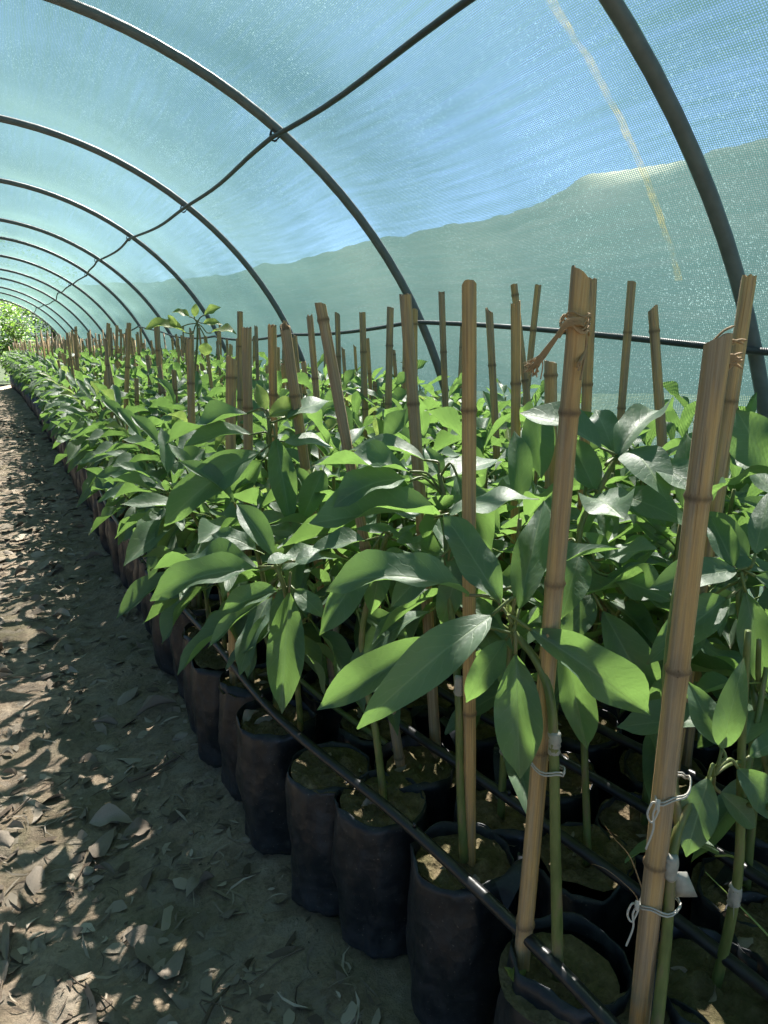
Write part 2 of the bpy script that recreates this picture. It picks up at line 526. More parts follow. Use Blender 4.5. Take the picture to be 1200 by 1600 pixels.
def ground_z(x, y):
    yy = min(max(y, 0), 40)
    gx = x + 0.015 * yy + 0.0008 * yy * yy
    e = min(max((gx - 0.12) / 0.34, 0), 1)
    z = -0.045 * (1 - e * e * (3 - 2 * e)) + 0.020 * mnoise.noise(Vector((gx * 3.1, y * 3.1, 0.3)))
    z += 0.009 * mnoise.noise(Vector((gx * 13, y * 13, 2.0))) + 0.006 * mnoise.noise(Vector((gx * 37, y * 37, 5.0)))
    return z - 0.0009 * yy * yy

# ------------------------------------------------------------------ hill behind the net
def rowoff(y):
    t = min(max((y - 0.45) / 1.05, 0), 1)
    return -0.115 * t * t * (3 - 2 * t)
def mat_hill():
    n = NT('wooded_hillside')
    g = n.n('ShaderNodeNewGeometry'); wp = g.outputs['Position']
    a = n.noise(wp, 0.16, 6, 0.7); b = n.noise(wp, 0.03, 3)
    col = n.ramp(a, [(0.3, (0.003, 0.010, 0.010)), (0.6, (0.007, 0.019, 0.017)), (0.8, (0.014, 0.028, 0.022))])
    col = n.mix(n.ramp(b, [(0.42, (0, 0, 0)), (0.6, (0.8, 0.8, 0.8))]), col, (0.016, 0.029, 0.025))
    at = n.n('ShaderNodeAttribute', attribute_name='dry')
    col = n.mix(at.outputs['Fac'], col, (0.26, 0.27, 0.20))
    return n.done(n.bsdf(col, 0.95, 0.1))
def build_hill():
    az_k = [-180, -120, -60, -20, 0, 12, 18.6, 25.6, 32, 37, 40, 45, 51, 65, 80, 110, 140, 180]
    el_k = [1.5, 1.5, 2, 2.4, 2.8, 3.8, 5.0, 6.8, 7.7, 9.1, 10.6, 11.0, 12.0, 12.8, 11.5, 7, 3, 1.5]
    azs = np.concatenate([np.linspace(-180, -20, 50)[:-1], np.linspace(-20, 70, 420)[:-1], np.linspace(70, 180, 40)])
    ts = np.linspace(0, 1, 71)
    verts, dry = [], []
    for az in azs:
        el = np.interp(az, az_k, el_k)
        d0 = np.interp(az, [6, 15, 75, 95], [62, 9, 9, 62])
        for t in ts:
            d = d0 + t * (252 - d0)
            fr = (t / 0.57) ** 0.8 if t < 0.57 else 1 - 0.85 * (t - 0.57) / 0.43
            hz = d * math.tan(R(el * fr))
            a = R(az)
            x, y = math.sin(a) * d, math.cos(a) * d
            z = hz
            bm = mnoise.noise(Vector((x * 0.13, y * 0.13, 0))) + 0.6 * mnoise.noise(Vector((x * 0.35, y * 0.35, 3)))
            dr = max(0, 1 - abs(az - 43.0) / 3.8) * min(1, max(0, (t - 0.51 - 0.012 * mnoise.noise(Vector((az * 1.1, 0, 0)))) / 0.05)) * (1 if t < 0.66 else 0)
            z += (1.0 * bm * min(1, t * 3)) * (1 - 0.9 * min(1, dr * 3)) - (2.5 if t == 0 else 0) - 0.3 * (1 - t)
            verts.append((x, y, z)); dry.append(min(1, dr * 1.5))
    nt = len(ts)
    faces = [(i * nt + j, i * nt + j + 1, (i + 1) * nt + j + 1, (i + 1) * nt + j) for i in range(len(azs) - 1) for j in range(nt - 1)]
    me = mesh_from('hill', verts, faces, mats=[mat_hill()])
    at = me.attributes.new('dry', 'FLOAT', 'POINT')
    at.data.foreach_set('value', np.asarray(dry, dtype=np.float32))
    link('hill', me, kind='structure', label='dark wooded hillside rising behind the shade net')
build_hill()

# ------------------------------------------------------------------ tunnel: hoops, cables, net
CX, CZ, RAD = -0.13, 0.13, 2.13
HOOPS = [-4.2, -2.3, -0.45, 1.40, 3.14, 5.0, 6.95, 8.9, 10.7, 12.5, 14.4, 16.2, 18.1, 20.0, 21.9]
hoop_j = [(random.uniform(-.02, .02), random.uniform(-.03, .02)) for _ in HOOPS]
hoop_j[3] = hoop_j[4] = hoop_j[5] = (0, 0)
def hoop_pt(i, ang, r=RAD):
    dx, dz = hoop_j[i]
    x = CX + dx + r * math.cos(ang); z = CZ + dz + r * math.sin(ang)
    return bend(x, HOOPS[i], z)
hoop_where = {3: 'nearest the tall stakes with a string-tied trunk', 4: '', 5: ''}
HOOP_LABEL = {3: 'bowed grey steel hoop beside the yellow stitch line on the net',
              4: 'bowed grey steel hoop rising behind the stakes at the far side of the yellow-stitched panel',
              14: 'last grey steel hoop framing the trees at the open tunnel end'}
for i, y in enumerate(HOOPS):
    mb = MB()
    a0 = -0.06 - 0.02
    pts = [hoop_pt(i, a0 + (math.pi - 2 * a0) * k / 64) for k in range(65)]
    pts[0].z -= 0.12; pts[-1].z -= 0.12
    mb.tube(pts, 0.0195, 10)
    link('tunnel_hoop', mb.mesh('tunnel_hoop', [M_HOOP]), category='hoop', group='steel hoops of the shade tunnel',
         label=HOOP_LABEL.get(i) or ('%s grey steel hoop past the yellow-stitched net panel' % ['second', 'third', 'fourth', 'fifth', 'sixth', 'seventh', 'eighth', 'ninth', 'tenth'][i - 5] if i > 4 else
                                     'bowed grey steel hoop over the path before the yellow-stitched net panel'))

HOOP_OBJ = [o for o in COL.objects if o.name.startswith('tunnel_hoop')]
def binding(i, ang):
    c = hoop_pt(i, ang, RAD - 0.02)
    t = (hoop_pt(i, ang + .01) - hoop_pt(i, ang - .01)).normalized()
    rad_ = Vector((math.cos(ang), 0, math.sin(ang)))
    mb = MB()
    pts = []
    for k in range(49):
        a = k / 48 * 4 * 2 * math.pi
        e = 1 if (k // 12) % 2 else -1
        ax = (t * .6 + Vector((0, e * .8, 0))).normalized()
        sd = ax.cross(rad_).normalized()
        pts.append(c + rad_ * .029 * math.cos(a) + sd * .024 * math.sin(a) + ax * .005 * math.sin(k))
    mb.tube(pts, .002, 5)
    link('wire_binding', mb.mesh('wire_binding', [M_WIRE]), HOOP_OBJ[i])
for i in range(3, len(HOOPS)):
    if i < 10:
        binding(i, R(55.2 + 1.2 * math.sin(i * 2.1) * (i > 4)))
def net_r(i, s):
    """net hangs in slightly between hoops"""
    return RAD + 0.026 - 0.045 * math.sin(math.pi * s)
def build_net():
    NA, NS = 120, 14
    verts, uvs = [], []
    rows = []
    for i in range(len(HOOPS) - 1):
        for k in range(NS):
            rows.append((i, k / NS))
    rows.append((len(HOOPS) - 2, 1.0))
    a0 = -0.10
    for (i, s) in rows:
        y = HOOPS[i] + (HOOPS[i + 1] - HOOPS[i]) * s
        dx = hoop_j[i][0] * (1 - s) + hoop_j[i + 1][0] * s
        dz = hoop_j[i][1] * (1 - s) + hoop_j[i + 1][1] * s
        for k in range(NA + 1):
            a = a0 + (math.pi - 2 * a0) * k / NA
            r = net_r(i, s)
            sg = math.sin(math.pi * s)
            r += sg * 0.012 * mnoise.noise(Vector((a * 9, y * 0.7, 1.0))) + sg * 0.006 * mnoise.noise(Vector((a * 30, y * 0.8, 4.0)))
            verts.append(bend(CX + dx + r * math.cos(a), y, CZ + dz + r * math.sin(a) - 0.012 * sg * sg * max(0, math.sin(a))))
            uvs.append((a * RAD, y))
    n = NA + 1
    faces = [(j * n + k, j * n + k + 1, (j + 1) * n + k + 1, (j + 1) * n + k) for j in range(len(rows) - 1) for k in range(NA)]
    root = empty('shade_net', (0, 0, 0), category='shade net', label='blue-green woven shade net stretched over the steel hoops')
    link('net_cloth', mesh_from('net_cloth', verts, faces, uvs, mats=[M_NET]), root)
    # yellow stitched seam: a loose fuzzy band of thread
    v, f, uv = [], [], []
    for k in range(161):
        q = R(31 + 46 * k / 160)
        y = HOOPS[3] + 0.17 + 0.03 * math.sin(q * 5) + 0.006 * mnoise.noise(Vector((q * 40, 0, 0)))
        r = net_r(3, 0.1) - 0.014
        w = 0.012 + 0.008 * mnoise.noise(Vector((q * 25, 3, 0)))
        for e in (-1, 1):
            v.append(bend(CX + r * math.cos(q), y + e * w, CZ + r * math.sin(q))); uv.append((q * 2, e * w))
    f = [(2 * k, 2 * k + 1, 2 * k + 3, 2 * k + 2) for k in range(160)]
    link('yellow_seam', mesh_from('yellow_seam', v, f, uv, True, [M_SEAM]), root, label='loose yellow stitching running down the net')
build_net()

def cable(name, ang_of, sag, rad, label, i0=1):
    pts = []
    for i in range(i0, len(HOOPS) - 1):
        p, q = hoop_pt(i, ang_of(i), RAD - 0.035), hoop_pt(i + 1, ang_of(i + 1), RAD - 0.035)
        for k in range(10):
            t = k / 10
            v = p.lerp(q, t)
            sg = sag[i % len(sag)] * 4 * t * (1 - t)
            v.z -= sg
            v.x += 0.01 * math.sin(t * 7 + i)
            pts.append(v)
    pts.append(hoop_pt(len(HOOPS) - 1, ang_of(len(HOOPS) - 1), RAD - 0.035))
    mb = MB().tube(pts, rad, 8)
    return link(name, mb.mesh(name, [M_WIRE]), category='cable', label=label)
cable('ridge_cable', lambda i: R(55.2 + 1.2 * math.sin(i * 2.1) * (i > 4)), [0.008, 0.018, 0.03, 0.012], 0.0098, 'dark cable running hoop to hoop along the upper net, sagging between hoops')
lowz = {3: 1.055, 4: 1.145, 5: 1.085, 6: 1.06, 7: 1.12, 8: 1.2, 9: 1.14}
def low_ang(i):
    z = lowz.get(i, 1.12)
    return math.asin((z - CZ) / RAD)
cable('side_cable', low_ang, [0.02, 0.035, 0.03, -0.012], 0.0098, 'black pipe strung along the side of the net behind the stakes')
cable('left_cable', lambda i: R(180 - 55), [0.05, 0.06], 0.0135, 'dark cable on the far side of the net over the path').name = 'ridge_cable'

# ------------------------------------------------------------------ leaf meshes
def leaf_arrays(nl, nw, fold, arch, wave, ph, twist, wfun=0.85, petiole=True, droop=0.0):
    v, uv, f, mi = [], [], [], []
    for i in range(nl + 1):
        t = i / nl
        w = (math.sin(math.pi * min(1, t ** wfun * 0.985 + 0.008))) ** 0.82 * (1.02 - 0.16 * t)
        if t > 0.86:
            w *= 1 - 0.45 * ((t - 0.86) / 0.14)
        w *= 0.5
        tw = twist * (t - 0.3)
        zc = arch * 4 * t * (1 - t) - droop * t * t * (1 - t) * 4
        for j in range(nw + 1):
            s = j / nw * 2 - 1
            yy = s * w
            zz = fold * abs(s) ** 1.3 * w * 0.8 + wave * math.sin(t * 11 + ph + (2.0 if s > 0 else 0)) * abs(s) ** 1.6 * (0.3 + w)
            zz += tw * s * w
            v.append((t, yy, zc + zz))
            uv.append((t, j / nw))
    for i in range(nl):
        for j in range(nw):
            a = i * (nw + 1) + j
            f.append((a, a + nw + 1, a + nw + 2, a + 1)); mi.append(0)
    if petiole:
        b = len(v)
        for k, (x, z) in enumerate(((-0.19, -0.035), (-0.09, -0.006), (0.03, -0.003))):
            for a in range(4):
                an = a * math.pi / 2 + math.pi / 4
                r = 0.0105 - 0.001 * k
                v.append((x, r * 2.4 * math.cos(an), z + r * math.sin(an))); uv.append((0.5, 0.5))
        for k in range(2):
            for a in range(4):
                p, q = b + k * 4 + a, b + k * 4 + (a + 1) % 4
                f.append((p, p + 4, q + 4, q)); mi.append(1)
    return v, f, uv, mi
LEAF_PAR = []
rr = random.Random(5)
for k in range(14):
    LEAF_PAR.append(dict(fold=rr.uniform(0.05, 0.5), arch=rr.uniform(0.03, 0.15), wave=rr.uniform(0.02, 0.095), ph=rr.uniform(0, 6),
                         twist=rr.uniform(-0.6, 0.6), wfun=rr.uniform(0.76, 0.98), droop=rr.uniform(0, 0.05)))
LEAVES = []
for p in LEAF_PAR:
    v, f, uv, mi = leaf_arrays(14, 6, **p)
    LEAVES.append(mesh_from('leaf', v, f, uv, True, [M_LEAF, M_PET], mi))
YLEAVES = []
for p in LEAF_PAR[:4]:
    v, f, uv, mi = leaf_arrays(12, 6, **p)
    YLEAVES.append(mesh_from('young_leaf', v, f, uv, True, [M_YOUNG, M_PET], mi))
LOW = [leaf_arrays(6, 2, petiole=True, **p) for p in LEAF_PAR[:7]]
LOWLOW = [leaf_arrays(3, 2, petiole=False, **p) for p in LEAF_PAR[:7]]

def leaf_matrix(base, tip, width, up):
    base, tip = Vector(base), Vector(tip)
    x = tip - base
    L = x.length
    x.normalize()
    z = Vector(up) - x * Vector(up).dot(x)
    if z.length < 1e-4:
        z = x.orthogonal()
    z.normalize()
    y = z.cross(x)
    m = Matrix(((x.x * L, y.x * width, z.x * L, base.x), (x.y * L, y.y * width, z.y * L, base.y), (x.z * L, y.z * width, z.z * L, base.z), (0, 0, 0, 1)))
    return m

# ------------------------------------------------------------------ proto saplings (stem + leaf placements)
SOIL_Z = 0.283
def make_proto(seed, lean=(0, 0), top=0.80, shoots=2, nleaf=(8, 10)):
    g = random.Random(seed)
    mb = MB()
    tx, ty = lean[0] + g.uniform(-.03, .03), lean[1] + g.uniform(-.03, .03)
    ctrl = [(0, 0, SOIL_Z - 0.02), (g.uniform(-.012, .012), g.uniform(-.012, .012), 0.45), (tx * 0.35, ty * 0.35, 0.62), (tx, ty, top)]
    sp = catmull(ctrl, 5)
    mb.tube(sp, [0.0072 - 0.0036 * i / (len(sp) - 1) for i in range(len(sp))], 7)
    leaves = []
    ends = [(sp, 0.40, 1.0)]
    for s in range(shoots - 1):
        k = g.randint(6, 10)
        b = sp[k]
        a = g.uniform(0, 2 * math.pi)
        ln = g.uniform(0.13, 0.22)
        e = b + Vector((math.cos(a) * ln * 0.7 + lean[0] * 0.5, math.sin(a) * ln * 0.7 + lean[1] * 0.5, ln * g.uniform(0.55, 0.95)))
        m = (b + e) / 2 + Vector((math.cos(a), math.sin(a), -0.4)) * 0.025
        q = catmull([b, m, e], 4)
        mb.tube(q, [0.005 - 0.002 * i / (len(q) - 1) for i in range(len(q))], 6)
        ends.append((q, 0.25, 0.9))
    for (q, t0, szf) in ends:
        n = g.randint(*nleaf)
        ga = g.uniform(0, 6.28)
        for i in range(n):
            f = i / (n - 1)
            tt = t0 + (1 - t0) * (f ** 0.62)
            x = tt * (len(q) - 1)
            k = min(int(x), len(q) - 2)
            p = q[k].lerp(q[k + 1], x - k)
            ga += 2.399 + g.uniform(-.35, .35)
            el = R((-44 if lean[0] else -36) + 80 * f ** 1.5 + g.uniform(-16, 16))
            L = g.uniform(0.15, 0.225) * szf * (1 - 0.42 * f ** 3)
            d = Vector((math.cos(ga) * math.cos(el), math.sin(ga) * math.cos(el), math.sin(el)))
            d = (d + Vector((lean[0], lean[1], 0)) * 1.3).normalized()
            base = p + d * (0.19 * L)
            upv = Vector((g.uniform(-.3, .3), g.uniform(-.3, .3), 1)) + Vector((-d.x, -d.y, 0)) * (-0.2)
            leaves.append((leaf_matrix(base, base + d * L, L * g.uniform(0.26, 0.35), upv), g.randrange(14), f > 0.93 and g.random() < 0.35))
    # small unopened bud leaves
    me = mb.mesh('stem', [M_STEM])
    tz = min(sp, key=lambda p: abs(p.z - 0.43))
    return me, leaves, tz.copy()

def join_leaves(leaves, lib, name, scale=1.0):
    v, f, uv, mi = [], [], [], []
    for m, var, yg in leaves:
        lv, lf, luv, lmi = lib[var % len(lib)]
        b = len(v)
        v += [m @ Vector(p) for p in lv]
        f += [tuple(b + i for i in q) for q in lf]
        uv += luv
        mi += [2 if (yg and q == 0) else q for q in lmi]
    return mesh_from(name, v, f, uv, True, [M_LEAF, M_PET, M_YOUNG], mi)

INNER = [make_proto(100 + i, (0, 0), random.uniform(0.74, 0.90), 2 + (i % 2)) for i in range(8)]
EDGE = [make_proto(200 + i, (-0.08, -0.03), random.uniform(0.70, 0.84), 3) for i in range(6)]
FOL = [join_leaves(p[1], LOW, 'foliage') for p in INNER]
FOLE = [join_leaves(p[1], LOW, 'foliage') for p in EDGE]

# bags and soil
def make_bag(seed):
    g = random.Random(seed)
    seg, rings = 44, 16
    v, f, uv = [], [], []
    o = g.uniform(0, 9)
    for r in range(rings + 1):
        t = r / rings
        z = t * 0.293
        for k in range(seg):
            a = 2 * math.pi * k / seg
            rad = 0.079 + 0.006 * math.sin(t * 3.0) - (0.016 * (1 - min(1, t / 0.10)) ** 2)
            rad += (0.011 - 0.006 * t) * mnoise.noise(Vector((math.cos(a) * 1.6 + o, math.sin(a) * 1.6, t * 2.2)))
            rad += 0.0065 * mnoise.noise(Vector((math.cos(a) * 4 + o, math.sin(a) * 4, t * 5))) + 0.003 * mnoise.noise(Vector((math.cos(a) * 11 + o, math.sin(a) * 11, t * 4)))
            rad += 0.0035 * max(0, math.sin(a * 2 + o)) ** 12 * (1 - t)       # side folds
            zz = z + (0.018 * mnoise.noise(Vector((math.cos(a) * 1.4 + o, math.sin(a) * 1.4, 7))) if r == rings else 0)
            v.append((rad * math.cos(a), rad * math.sin(a) * 0.97, zz)); uv.append((k / seg, t))
    for r in range(rings):
        for k in range(seg):
            a, b = r * seg + k, r * seg + (k + 1) % seg
            f.append((a, b, b + seg, a + seg))
    # inside lip
    base = len(v)
    for k in range(seg):
        p = Vector(v[rings * seg + k]); 
        v.append((p.x * 0.975, p.y * 0.975, p.z - 0.001)); uv.append((k / seg, 1))
    for k in range(seg):
        p = Vector(v[rings * seg + k])
        v.append((p.x * 0.955, p.y * 0.955, 0.27)); uv.append((k / seg, 0.9))
    for k in range(seg):
        k2 = (k + 1) % seg
        f.append((rings * seg + k, rings * seg + k2, base + k2, base + k))
        f.append((base + k, base + k2, base + seg + k2, base + seg + k))
    f.append(tuple(reversed(range(seg))))
    return mesh_from('grow_bag', v, f, uv, True, [M_BAG])
def make_soil(seed):
    g = random.Random(seed)
    v, f = [(0, 0, SOIL_Z + 0.004)], []
    seg, rings = 24, 7
    for r in range(1, rings + 1):
        for k in range(seg):
            a = 2 * math.pi * k / seg
            q = 0.0765 * r / rings
            x, y = q * math.cos(a), q * math.sin(a)
            z = SOIL_Z + 0.017 * mnoise.noise(Vector((x * 40, y * 40, seed))) + 0.008 * mnoise.noise(Vector((x * 110, y * 110, seed + 3)))
            v.append((x, y, z))
    for k in range(seg):
        f.append((0, 1 + k, 1 + (k + 1) % seg))
    for r in range(rings - 1):
        for k in range(seg):
            a, b = 1 + r * seg + k, 1 + r * seg + (k + 1) % seg
            f.append((a, a + seg, b + seg, b))
    return mesh_from('soil', v, f, None, True, [M_SOIL])
BAGS = [make_bag(i) for i in range(7)]
SOILS = [make_soil(i) for i in range(6)]
# torn rim flap of some bags
def make_flap(seed):
    g = random.Random(seed)
    v, f = [], []
    for i in range(9):
        a = 0.9 * (i / 8 - 0.5)
        hgt = 0.045 * math.sin(math.pi * i / 8) + 0.004
        for j in range(4):
            t = j / 3
            r = 0.0865 + 0.030 * t * t
            v.append((r * math.cos(a), r * math.sin(a), 0.304 + hgt * t - 0.03 * t * t + g.uniform(-.002, .002)))
    for i in range(8):
        for j in range(3):
            a = i * 4 + j
            f.append((a, a + 1, a + 5, a + 4))
    return mesh_from('rim_flap', v, f, None, True, [M_BAG])
FLAPS = [make_flap(i) for i in range(3)]
def make_tape(seed):
    g = random.Random(seed)
    mb = MB()
    pts = [(g.uniform(-.001, .001), g.uniform(-.001, .001), z) for z in np.linspace(0, 0.030, 9)]
    mb.tube(pts, [(0.0066 if i in (0, 8) else 0.0072 + 0.0008 * (i % 2)) + g.uniform(-.0003, .0003) for i in range(9)], 9)
    mb.quad((0.006, 0.0, 0.012), (0.017, 0.004, 0.008), (0.018, 0.006, -0.006), (0.007, 0.003, 0.0))
    return mb.mesh('graft_tape', [M_TAPE])
TAPES = [make_tape(i) for i in range(3)]

# ------------------------------------------------------------------ bamboo stakes
STAKE_L = 1.0
def make_stake(seed):
    g = random.Random(seed)
    seg, rings = 14, 26
    nodes = [g.uniform(0.05, 0.15)]
    while nodes[-1] < 0.95:
        nodes.append(nodes[-1] + g.uniform(0.18, 0.30))
    o = g.uniform(0, 50)
    zs = sorted(set([i / rings for i in range(rings + 1)] + [n + d for n in nodes for d in (-0.006, 0, 0.006) if 0 < n + d < 0.985]))
    v, f, uv, nodev = [], [], [], []
    bow = g.uniform(-0.008, 0.008)
    split = g.random() < 0.45
    jag = g.choice((0.15, 0.3, 1.0))
    cutdir, cut = g.uniform(0, 6.28), g.uniform(0, 0.008)
    for i, z in enumerate(zs):
        bmp = sum(0.17 for n in nodes if abs(z - n) < 0.004)
        nodev += [1.0 if bmp else (0.25 if any(abs(z - n) < 0.009 for n in nodes) else 0.0)] * seg
        last = i == len(zs) - 1
        for k in range(seg):
            a = 2 * math.pi * k / seg
            r = 1 + bmp + 0.10 * mnoise.noise(Vector((math.cos(a) * 1.2 + o, math.sin(a) * 1.2, z * 4)))
            if split and 3 <= k <= 5:
                r *= 0.72
            zz = z + (g.uniform(-0.009, 0.006) * jag + cut * math.cos(a - cutdir) if last else 0)
            v.append((r * math.cos(a) + bow / 0.012 * math.sin(z * 3.1), r * math.sin(a), zz)); uv.append((k / seg, z))
    n = len(zs)
    for i in range(n - 1):
        for k in range(seg):
            a, b = i * seg + k, i * seg + (k + 1) % seg
            f.append((a, b, b + seg, a + seg))
    base = len(v)
    for dz, rs in ((0, 0.66), (-0.05, 0.6)):
        for k in range(seg):
            p = v[(n - 1) * seg + k]
            cx0 = bow / 0.012 * math.sin(3.1)
            v.append(((p[0] - cx0) * rs + cx0, p[1] * rs, p[2] + dz)); uv.append((k / seg, 1))
    for k in range(seg):
        k2 = (k + 1) % seg
        f.append(((n - 1) * seg + k, (n - 1) * seg + k2, base + k2, base + k))
        f.append((base + k, base + k2, base + seg + k2, base + seg + k))
    f.append(tuple(base + seg + k for k in range(seg)))
    f.append(tuple(reversed(range(seg))))
    me = mesh_from('bamboo_stake', v, f, uv, True, [M_BAMBOO])
    at = me.attributes.new('node', 'FLOAT', 'POINT')
    at.data.foreach_set('value', np.asarray(nodev + [0.6] * (len(v) - len(nodev)), dtype=np.float32))
    return me
STAKES = [make_stake(i) for i in range(9)]
def stake_matrix(base, top, rad, spin):
    base, top = Vector(base), Vector(top)
    z = top - base
    L = z.length
    z.normalize()
    x = z.orthogonal().normalized()
    x = Matrix.Rotation(spin, 3, z) @ x
    y = z.cross(x)
    return Matrix(((x.x * rad, y.x * rad, z.x * L, base.x), (x.y * rad, y.y * rad, z.y * L, base.y), (x.z * rad, y.z * rad, z.z * L, base.z), (0, 0, 0, 1)))

# ------------------------------------------------------------------ the bed: rows of bagged saplings
ROWX = [0.545 + 0.178 * r for r in range(8)]
PITCH_Y = 0.19
ORD = ['first', 'second', 'third', 'fourth', 'fifth', 'sixth', 'seventh', 'eighth']
def row_of(x, y):
    b = bend(0, y).x + rowoff(y)
    return int(min(7, max(0, round((x - b - ROWX[0]) / 0.178))))

def bay(y):
    return ('before the yellow-stitched net panel' if y < HOOPS[3] else 'below the yellow-stitched net panel' if y < HOOPS[4] else
            'one bay past the stitched panel' if y < HOOPS[5] else 'two bays past the stitched panel' if y < HOOPS[6] else 'three bays past the stitched panel')
def rname(r):
    return 'outermost row by the path' if r == 0 else 'last row by the net' if r == 7 else ORD[r] + ' row from the path'
def row_label(r, y):
    return 'leafy bagged sapling, %s, %s' % (rname(r), bay(y))
def stake_label(r, y):
    return 'bamboo stake, %s, %s' % (rname(r), bay(y))
N_IND = 38               # plants per row built singly (8 x 38 = 304)
N_ALL = 113
SEP_Y = 4.4              # nearer than this every leaf is an object of its own
g = random.Random(21)

# hero stakes: (top px, low px, forward distance, width px)
HS = [((905, 428), (822, 1400), .80, 40), ((1122, 530), (1004, 1560), .70, 44), ((1172, 435), (1122, 800), 1.10, 28),
      ((925, 435), (918, 655), 1.45, 18), ((987, 440), (975, 640), 1.85, 14), ((1020, 482), (1028, 620), 1.6, 17),
      ((841, 445), (830, 625), 2.5, 11), ((803, 445), (822, 620), 2.2, 12), ((805, 475), (802, 760), 1.55, 17),
      ((764, 485), (772, 650), 2.0, 13), ((733, 445), (734, 1300), .99, 25), ((690, 458), (697, 630), 2.4, 11),
      ((633, 460), (654, 700), 1.35, 21), ((610, 480), (608, 655), 2.3, 12), ((648, 485), (651, 650), 2.7, 10),
      ((566, 488), (568, 620), 2.6, 11), ((500, 475), (541, 870), 1.28, 19), ((485, 495), (488, 665), 1.95, 13),
      ((445, 510), (475, 750), 1.48, 18), ((527, 490), (530, 620), 2.9, 9), ((425, 510), (423, 630), 1.8, 15),
      ((385, 512), (386, 650), 1.7, 17), ((375, 487), (380, 600), 2.5, 10), ((362, 560), (360, 640), 1.62, 18),
      ((297, 530), (299, 640), 2.1, 13), ((860, 565), (858, 700), 1.3, 22), ((1165, 492), (1130, 760), 1.25, 20)]
hero_base = []
stake_objs = []
for i, (tp, lp, fw, wp) in enumerate(HS):
    T = P(tp[0], tp[1], fw)
    Lo = P(lp[0], lp[1], fw)
    d = (Lo - T).normalized()
    k = (SOIL_Z - 0.06 - T.z) / d.z
    B = T + d * k
    if i not in (0, 1, 10):
        yb = B.y
        rr_ = row_of(B.x, B.y)
        ctr = bend(ROWX[rr_] + rowoff(yb), yb).x
        off = (0.095 if rr_ % 2 else 0)
        yc = 0.42 + off + PITCH_Y * round((yb - 0.42 - off) / PITCH_Y)
        dv = Vector((B.x - ctr, B.y - yc, 0))
        if dv.length > 0.05:
            dv = dv.normalized() * 0.05
        B = Vector((ctr + dv.x, yc + dv.y, B.z))
    lab = stake_label(row_of(B.x, B.y), B.y); grp = 'bamboo stakes among the saplings'
    if i == 0:
        lab = 'thick tan bamboo stake with frayed dry raffia wrapped below its top'
    elif i == 1:
        lab = 'splintered-top bamboo stake with two knotted white strings on its lower half'
    elif i == 10:
        lab = 'straight bamboo stake with a hollow jagged top beside a taped green stem'
    o = link('bamboo_stake', STAKES[i % 9], matrix=stake_matrix(B, T, wp * 0.46 * mpp(tp[1], fw), i * 1.3), category='stake', label=lab, group=grp)
    hero_base.append(B)
    stake_objs.append((o, B, T, wp * mpp(tp[1], fw) / 2))

HERO_XY = {}
plants = {}
n_st = len(HS)
far_list, far_stakes = [], []
def add_plant(r, k, pos, rz, hero=False):
    root = empty('potted_sapling', pos, rz, category='sapling', label=row_label(r, pos.y), group='bagged saplings in rows' )
    bag_o = link('grow_bag', BAGS[g.randrange(7)], root, matrix=Euler((g.gauss(0, .022), g.gauss(0, .022), g.uniform(0, 6.28))).to_matrix().to_4x4() @ Matrix.Diagonal((g.uniform(.96, 1.03), g.uniform(.96, 1.03), g.uniform(0.96, 1.05), 1)))
    link('soil', SOILS[g.randrange(6)], root, matrix=Matrix.Rotation(g.uniform(0, 6.28), 4, 'Z'))
    if g.random() < 0.22:
        link('rim_flap', FLAPS[g.randrange(3)], bag_o, matrix=Matrix.Rotation(g.uniform(0, 6.28), 4, 'Z'))
    return root
for r in range(8):
    for k in range(N_ALL):
        y = 0.42 + PITCH_Y * k + (0.095 if r % 2 else 0) + g.uniform(-.018, .018)
        x = ROWX[r] + rowoff(y) + g.uniform(-.016, .016)
        if y > 21.6:
            continue
        pos = bend(x, y)
        fwd = pos.x * HV.x + pos.y * HV.y
        right = pos.x * RV.x + pos.y * RV.y
        if r == 0:
            rz = g.uniform(-.5, .5)
            pi = g.randrange(6); proto, fol = EDGE[pi], FOLE[pi]
        else:
            rz = g.uniform(0, 6.28)
            pi = g.randrange(8); proto, fol = INNER[pi], FOL[pi]
        if k < N_IND:
            root = add_plant(r, k, pos, rz)
            plants[(r, k)] = root
            sparse = fwd < 1.28 or (fwd < 1.5 and r > 0 and y < 0.75)
            if sparse:
                mb = MB()
                hgt = g.uniform(0.5, 0.62)
                root['bare'] = 1
                continue                        # stem and shoots of these are laid out one by one below
            link('stem', proto[0], root)
            if y < 3.0 and g.random() < 0.25:
                link('graft_tape', TAPES[g.randrange(3)], root, loc=proto[2])
            if y < SEP_Y:
                for m, var, yg in proto[1]:
                    link('leaf', YLEAVES[var % 4] if yg else LEAVES[var], root, matrix=m)
            else:
                link('foliage', fol, root, kind='stuff')
        else:
            far_list.append((pos, rz, pi, r))
        # stakes
        if fwd > 1.6 and (fwd > 3.0 or right < -0.95) and g.random() < (0.85 if fwd < 4 else 0.72):
            bx = pos + Vector((g.uniform(-.05, .05), g.uniform(-.05, .05), SOIL_Z - 0.06))
            zt = g.uniform(0.86, 1.14) if g.random() < 0.75 else g.uniform(0.7, 0.9)
            tp = pos + Vector((bx.x - pos.x + g.gauss(0, .05), bx.y - pos.y + g.gauss(0, .05), zt))
            rad = g.uniform(0.007, 0.0125)
            if n_st < 300 and k < N_IND + 4:
                n_st += 1
                link('bamboo_stake', STAKES[g.randrange(9)], matrix=stake_matrix(bx, tp, rad, g.uniform(0, 6)), category='stake', label=stake_label(r, pos.y), group='bamboo stakes among the saplings')
            else:
                far_stakes.append((bx, tp, rad))
for key, o in list(plants.items()):
    if 'bare' in o:
        HERO_XY[key] = o
        del o['bare']

